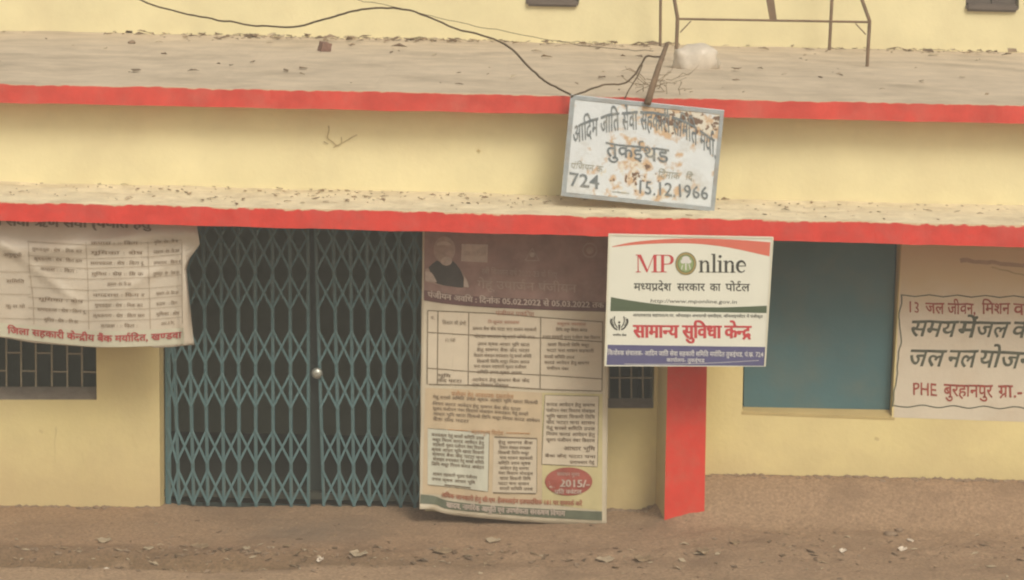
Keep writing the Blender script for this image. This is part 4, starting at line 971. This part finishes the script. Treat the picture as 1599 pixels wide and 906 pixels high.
scrap('dry_leaf', 560, 866, 32, 12, M['leafp'], 'wide pale leaf on the ground in front of the right gate leaf', 'leaf', 13)
scrap('dry_leaf', 770, 845, 26, 10, M['leafp'], 'dusty pale leaf in front of the middle of the tall poster', 'leaf', 14)
scrap('dry_leaf', 692, 862, 34, 11, M['leaf'], 'long brown leaf left of the dusty pale leaf before the poster', 'leaf', 15)
scrap('dry_leaf', 1004, 874, 30, 12, M['leaf'], 'folded brown leaf right of the cream torn scrap', 'leaf', 16)
scrap('dry_leaf', 385, 857, 14, 7, M['leafp'], 'small pale leaf between the two large leaves before the gate', 'leaf', 17)
for i, (x, y, r, lab) in enumerate(((1391, 836, .055, 'flat dark stone half sunk in the earth below the painted notice'), (1420, 752, .06, 'earth crusted stone at the foot of the right wall under the notice'),
                                    (1197, 765, .03, 'small tilted stone on the earth below the left half of the teal shutters'), (1222, 748, .035, 'little stone against the wall foot under the teal shutters'),
                                    (1405, 822, .035, 'rounded stone just under the white twisted paper scrap'), (1550, 760, .04, 'stone at the wall foot near the right edge of the picture'),
                                    (90, 873, .035, 'small stone in the dark gutter at lower left'))):
    lump('stone', on_ground(x, y), (r, r * .8, r * .42), M['stone'], lab, 'stone', amp=.4, seed=i + 20)

mb = MB()
for _ in range(240):
    px = random.choice((random.uniform(-30, 246), random.uniform(1100, 1640), random.uniform(1100, 1640), random.uniform(950, 1018))); x = at(px, 780, YW).x; y = YW - abs(random.gauss(0, .035)) - .01
    r_ = random.uniform(.006, .022); c = Vector((x, y, gz(x, y))); bm = bmesh.new(); bmesh.ops.create_icosphere(bm, subdivisions=1, radius=r_)
    for v in bm.verts: v.co = Vector((v.co.x * 1.5, v.co.y, v.co.z * .8)) * (1 + .5 * noise.noise(v.co * 60 + c)) + c
    bm.verts.index_update(); mb.mesh([v.co.copy() for v in bm.verts], [tuple(v.index for v in f.verts) for f in bm.faces]); bm.free()
tag(mb.build('earth_clods', M['stone']), 'crumbling clods of earth along the foot of the walls', kind='stuff')
# uncountable crumbs and leaves: one object per surface
def litter(name, spots, mats, label, size):
    mb = MB()
    for p, k in spots:
        a = random.uniform(0, 6.28); w = size * random.uniform(.4, 1.3) * k; h = w * random.uniform(.3, .7); c, s = math.cos(a), math.sin(a)
        z = [random.uniform(0, .45) * w for _ in range(4)]; z[0] = 0
        q = [(-w, 0), (0, -h), (w, 0), (0, h)]
        V = [Vector((p.x + x * c - y * s, p.y + x * s + y * c, p.z + .003 + z[i])) for i, (x, y) in enumerate(q)]
        mb.mesh(V + [v + Vector((0, 0, -.004)) for v in V], [(0, 1, 2, 3), (7, 6, 5, 4), (0, 4, 5, 1), (1, 5, 6, 2), (2, 6, 7, 3), (3, 7, 4, 0)], random.randrange(len(mats)))
    return tag(mb.build(name, mats), label, 'litter', kind='stuff')
sp_ = []
for _ in range(420):      # along the gutter line on the ground
    x = random.gauss(420, 330) if random.random() < .75 else random.uniform(0, 1599); y = random.gauss(868, 9) + random.uniform(-4, 6)
    if 0 < x < 1599: sp_.append((on_ground(x, min(y, 903)), random.choice((.5, .7, 1, 1.3))))
for _ in range(260): sp_.append((on_ground(random.uniform(-40, 1640), random.uniform(812, 905)), random.choice((.3, .5, .8))))
for _ in range(120): x = random.uniform(1110, 1640); sp_.append((on_ground(x, random.uniform(752, 800) + (x - 1110) * .02), random.choice((.3, .5, .8))))
litter('leaf_litter', sp_, [M['leaf'], M['leafd'], M['leafp'], M['stone'], M['stone']], 'dry leaf crumbs and grit scattered over the bare earth', .030)
sp_ = []
for _ in range(520):
    if random.random() < .8:
        x = random.choice((random.gauss(-2.9, .5), random.gauss(-1.3, .9), random.gauss(.9, .5), random.uniform(-5.4, 5.4), random.gauss(-1.0, .5), random.gauss(4.4, .5))); y = YU - .04 - abs(random.gauss(0, .30))
    else: x = random.uniform(-5, 5); y = random.uniform(YS + .3, YU)
    sp_.append((Vector((x, y, SZ(800) - .0008 * 0 + (SZ(1400) - SZ(200)) / (at(1400, 150, YS).x - at(200, 150, YS).x) * (x - at(800, 150, YS).x) + .012)), random.choice((.5, .8, 1.2, 1.8))))
litter('slab_litter', sp_, [M['leaf'], M['leafd'], M['leafd'], M['stone'], M['leafp']], 'dry leaves and dust gathered along the upper wall foot on the slab', .036)
sp_ = []
zt = lambda px: at(px, 334.5 + .0245 * (px - 800), YC).z
for _ in range(300):
    x = random.choice((random.uniform(-20, 1620), random.gauss(500, 260), random.uniform(0, 1600))); q = random.random() ** .6; p = at(x, 334 + .0235 * (x - 800), YC); Yq = YC + .08 + q * (YW - YC - .12)
    sp_.append((Vector((p.x, Yq, zt(x) + .045 * (Yq - YC) / (YW - YC) + .006)), random.choice((.3, .5, .8, 1.1))))
litter('ledge_litter', sp_, [M['leaf'], M['leafd'], M['leafp'], M['leaf'], M['stone']], 'leaf crumbs and plaster flakes lying on top of the lower ledge', .026)

# ------------------------------------------------------------------ added haze volume, lifts the blacks like a veil over the lens
mb = MB(); mb.box(-320, 320, -290, 330, -2, 9.5)
hz_ = tag(mb.build('haze', [], None, fix=True), 'pale haze added in place of a lens veil', None, None, 'stuff')
hm = bpy.data.materials.new('lens_veil_haze'); hm.use_nodes = True; hn = hm.node_tree
hn.nodes.remove(hn.nodes['Principled BSDF']); pv = hn.nodes.new('ShaderNodeVolumePrincipled')
pv.inputs['Color'].default_value = (1.0, .955, .86, 1); pv.inputs['Density'].default_value = HAZE; pv.inputs['Anisotropy'].default_value = .2
hn.links.new(pv.outputs[0], hn.nodes['Material Output'].inputs['Volume']); hz_.data.materials.append(hm)

bpy.data.objects.remove(_to); bpy.data.curves.remove(_tc)
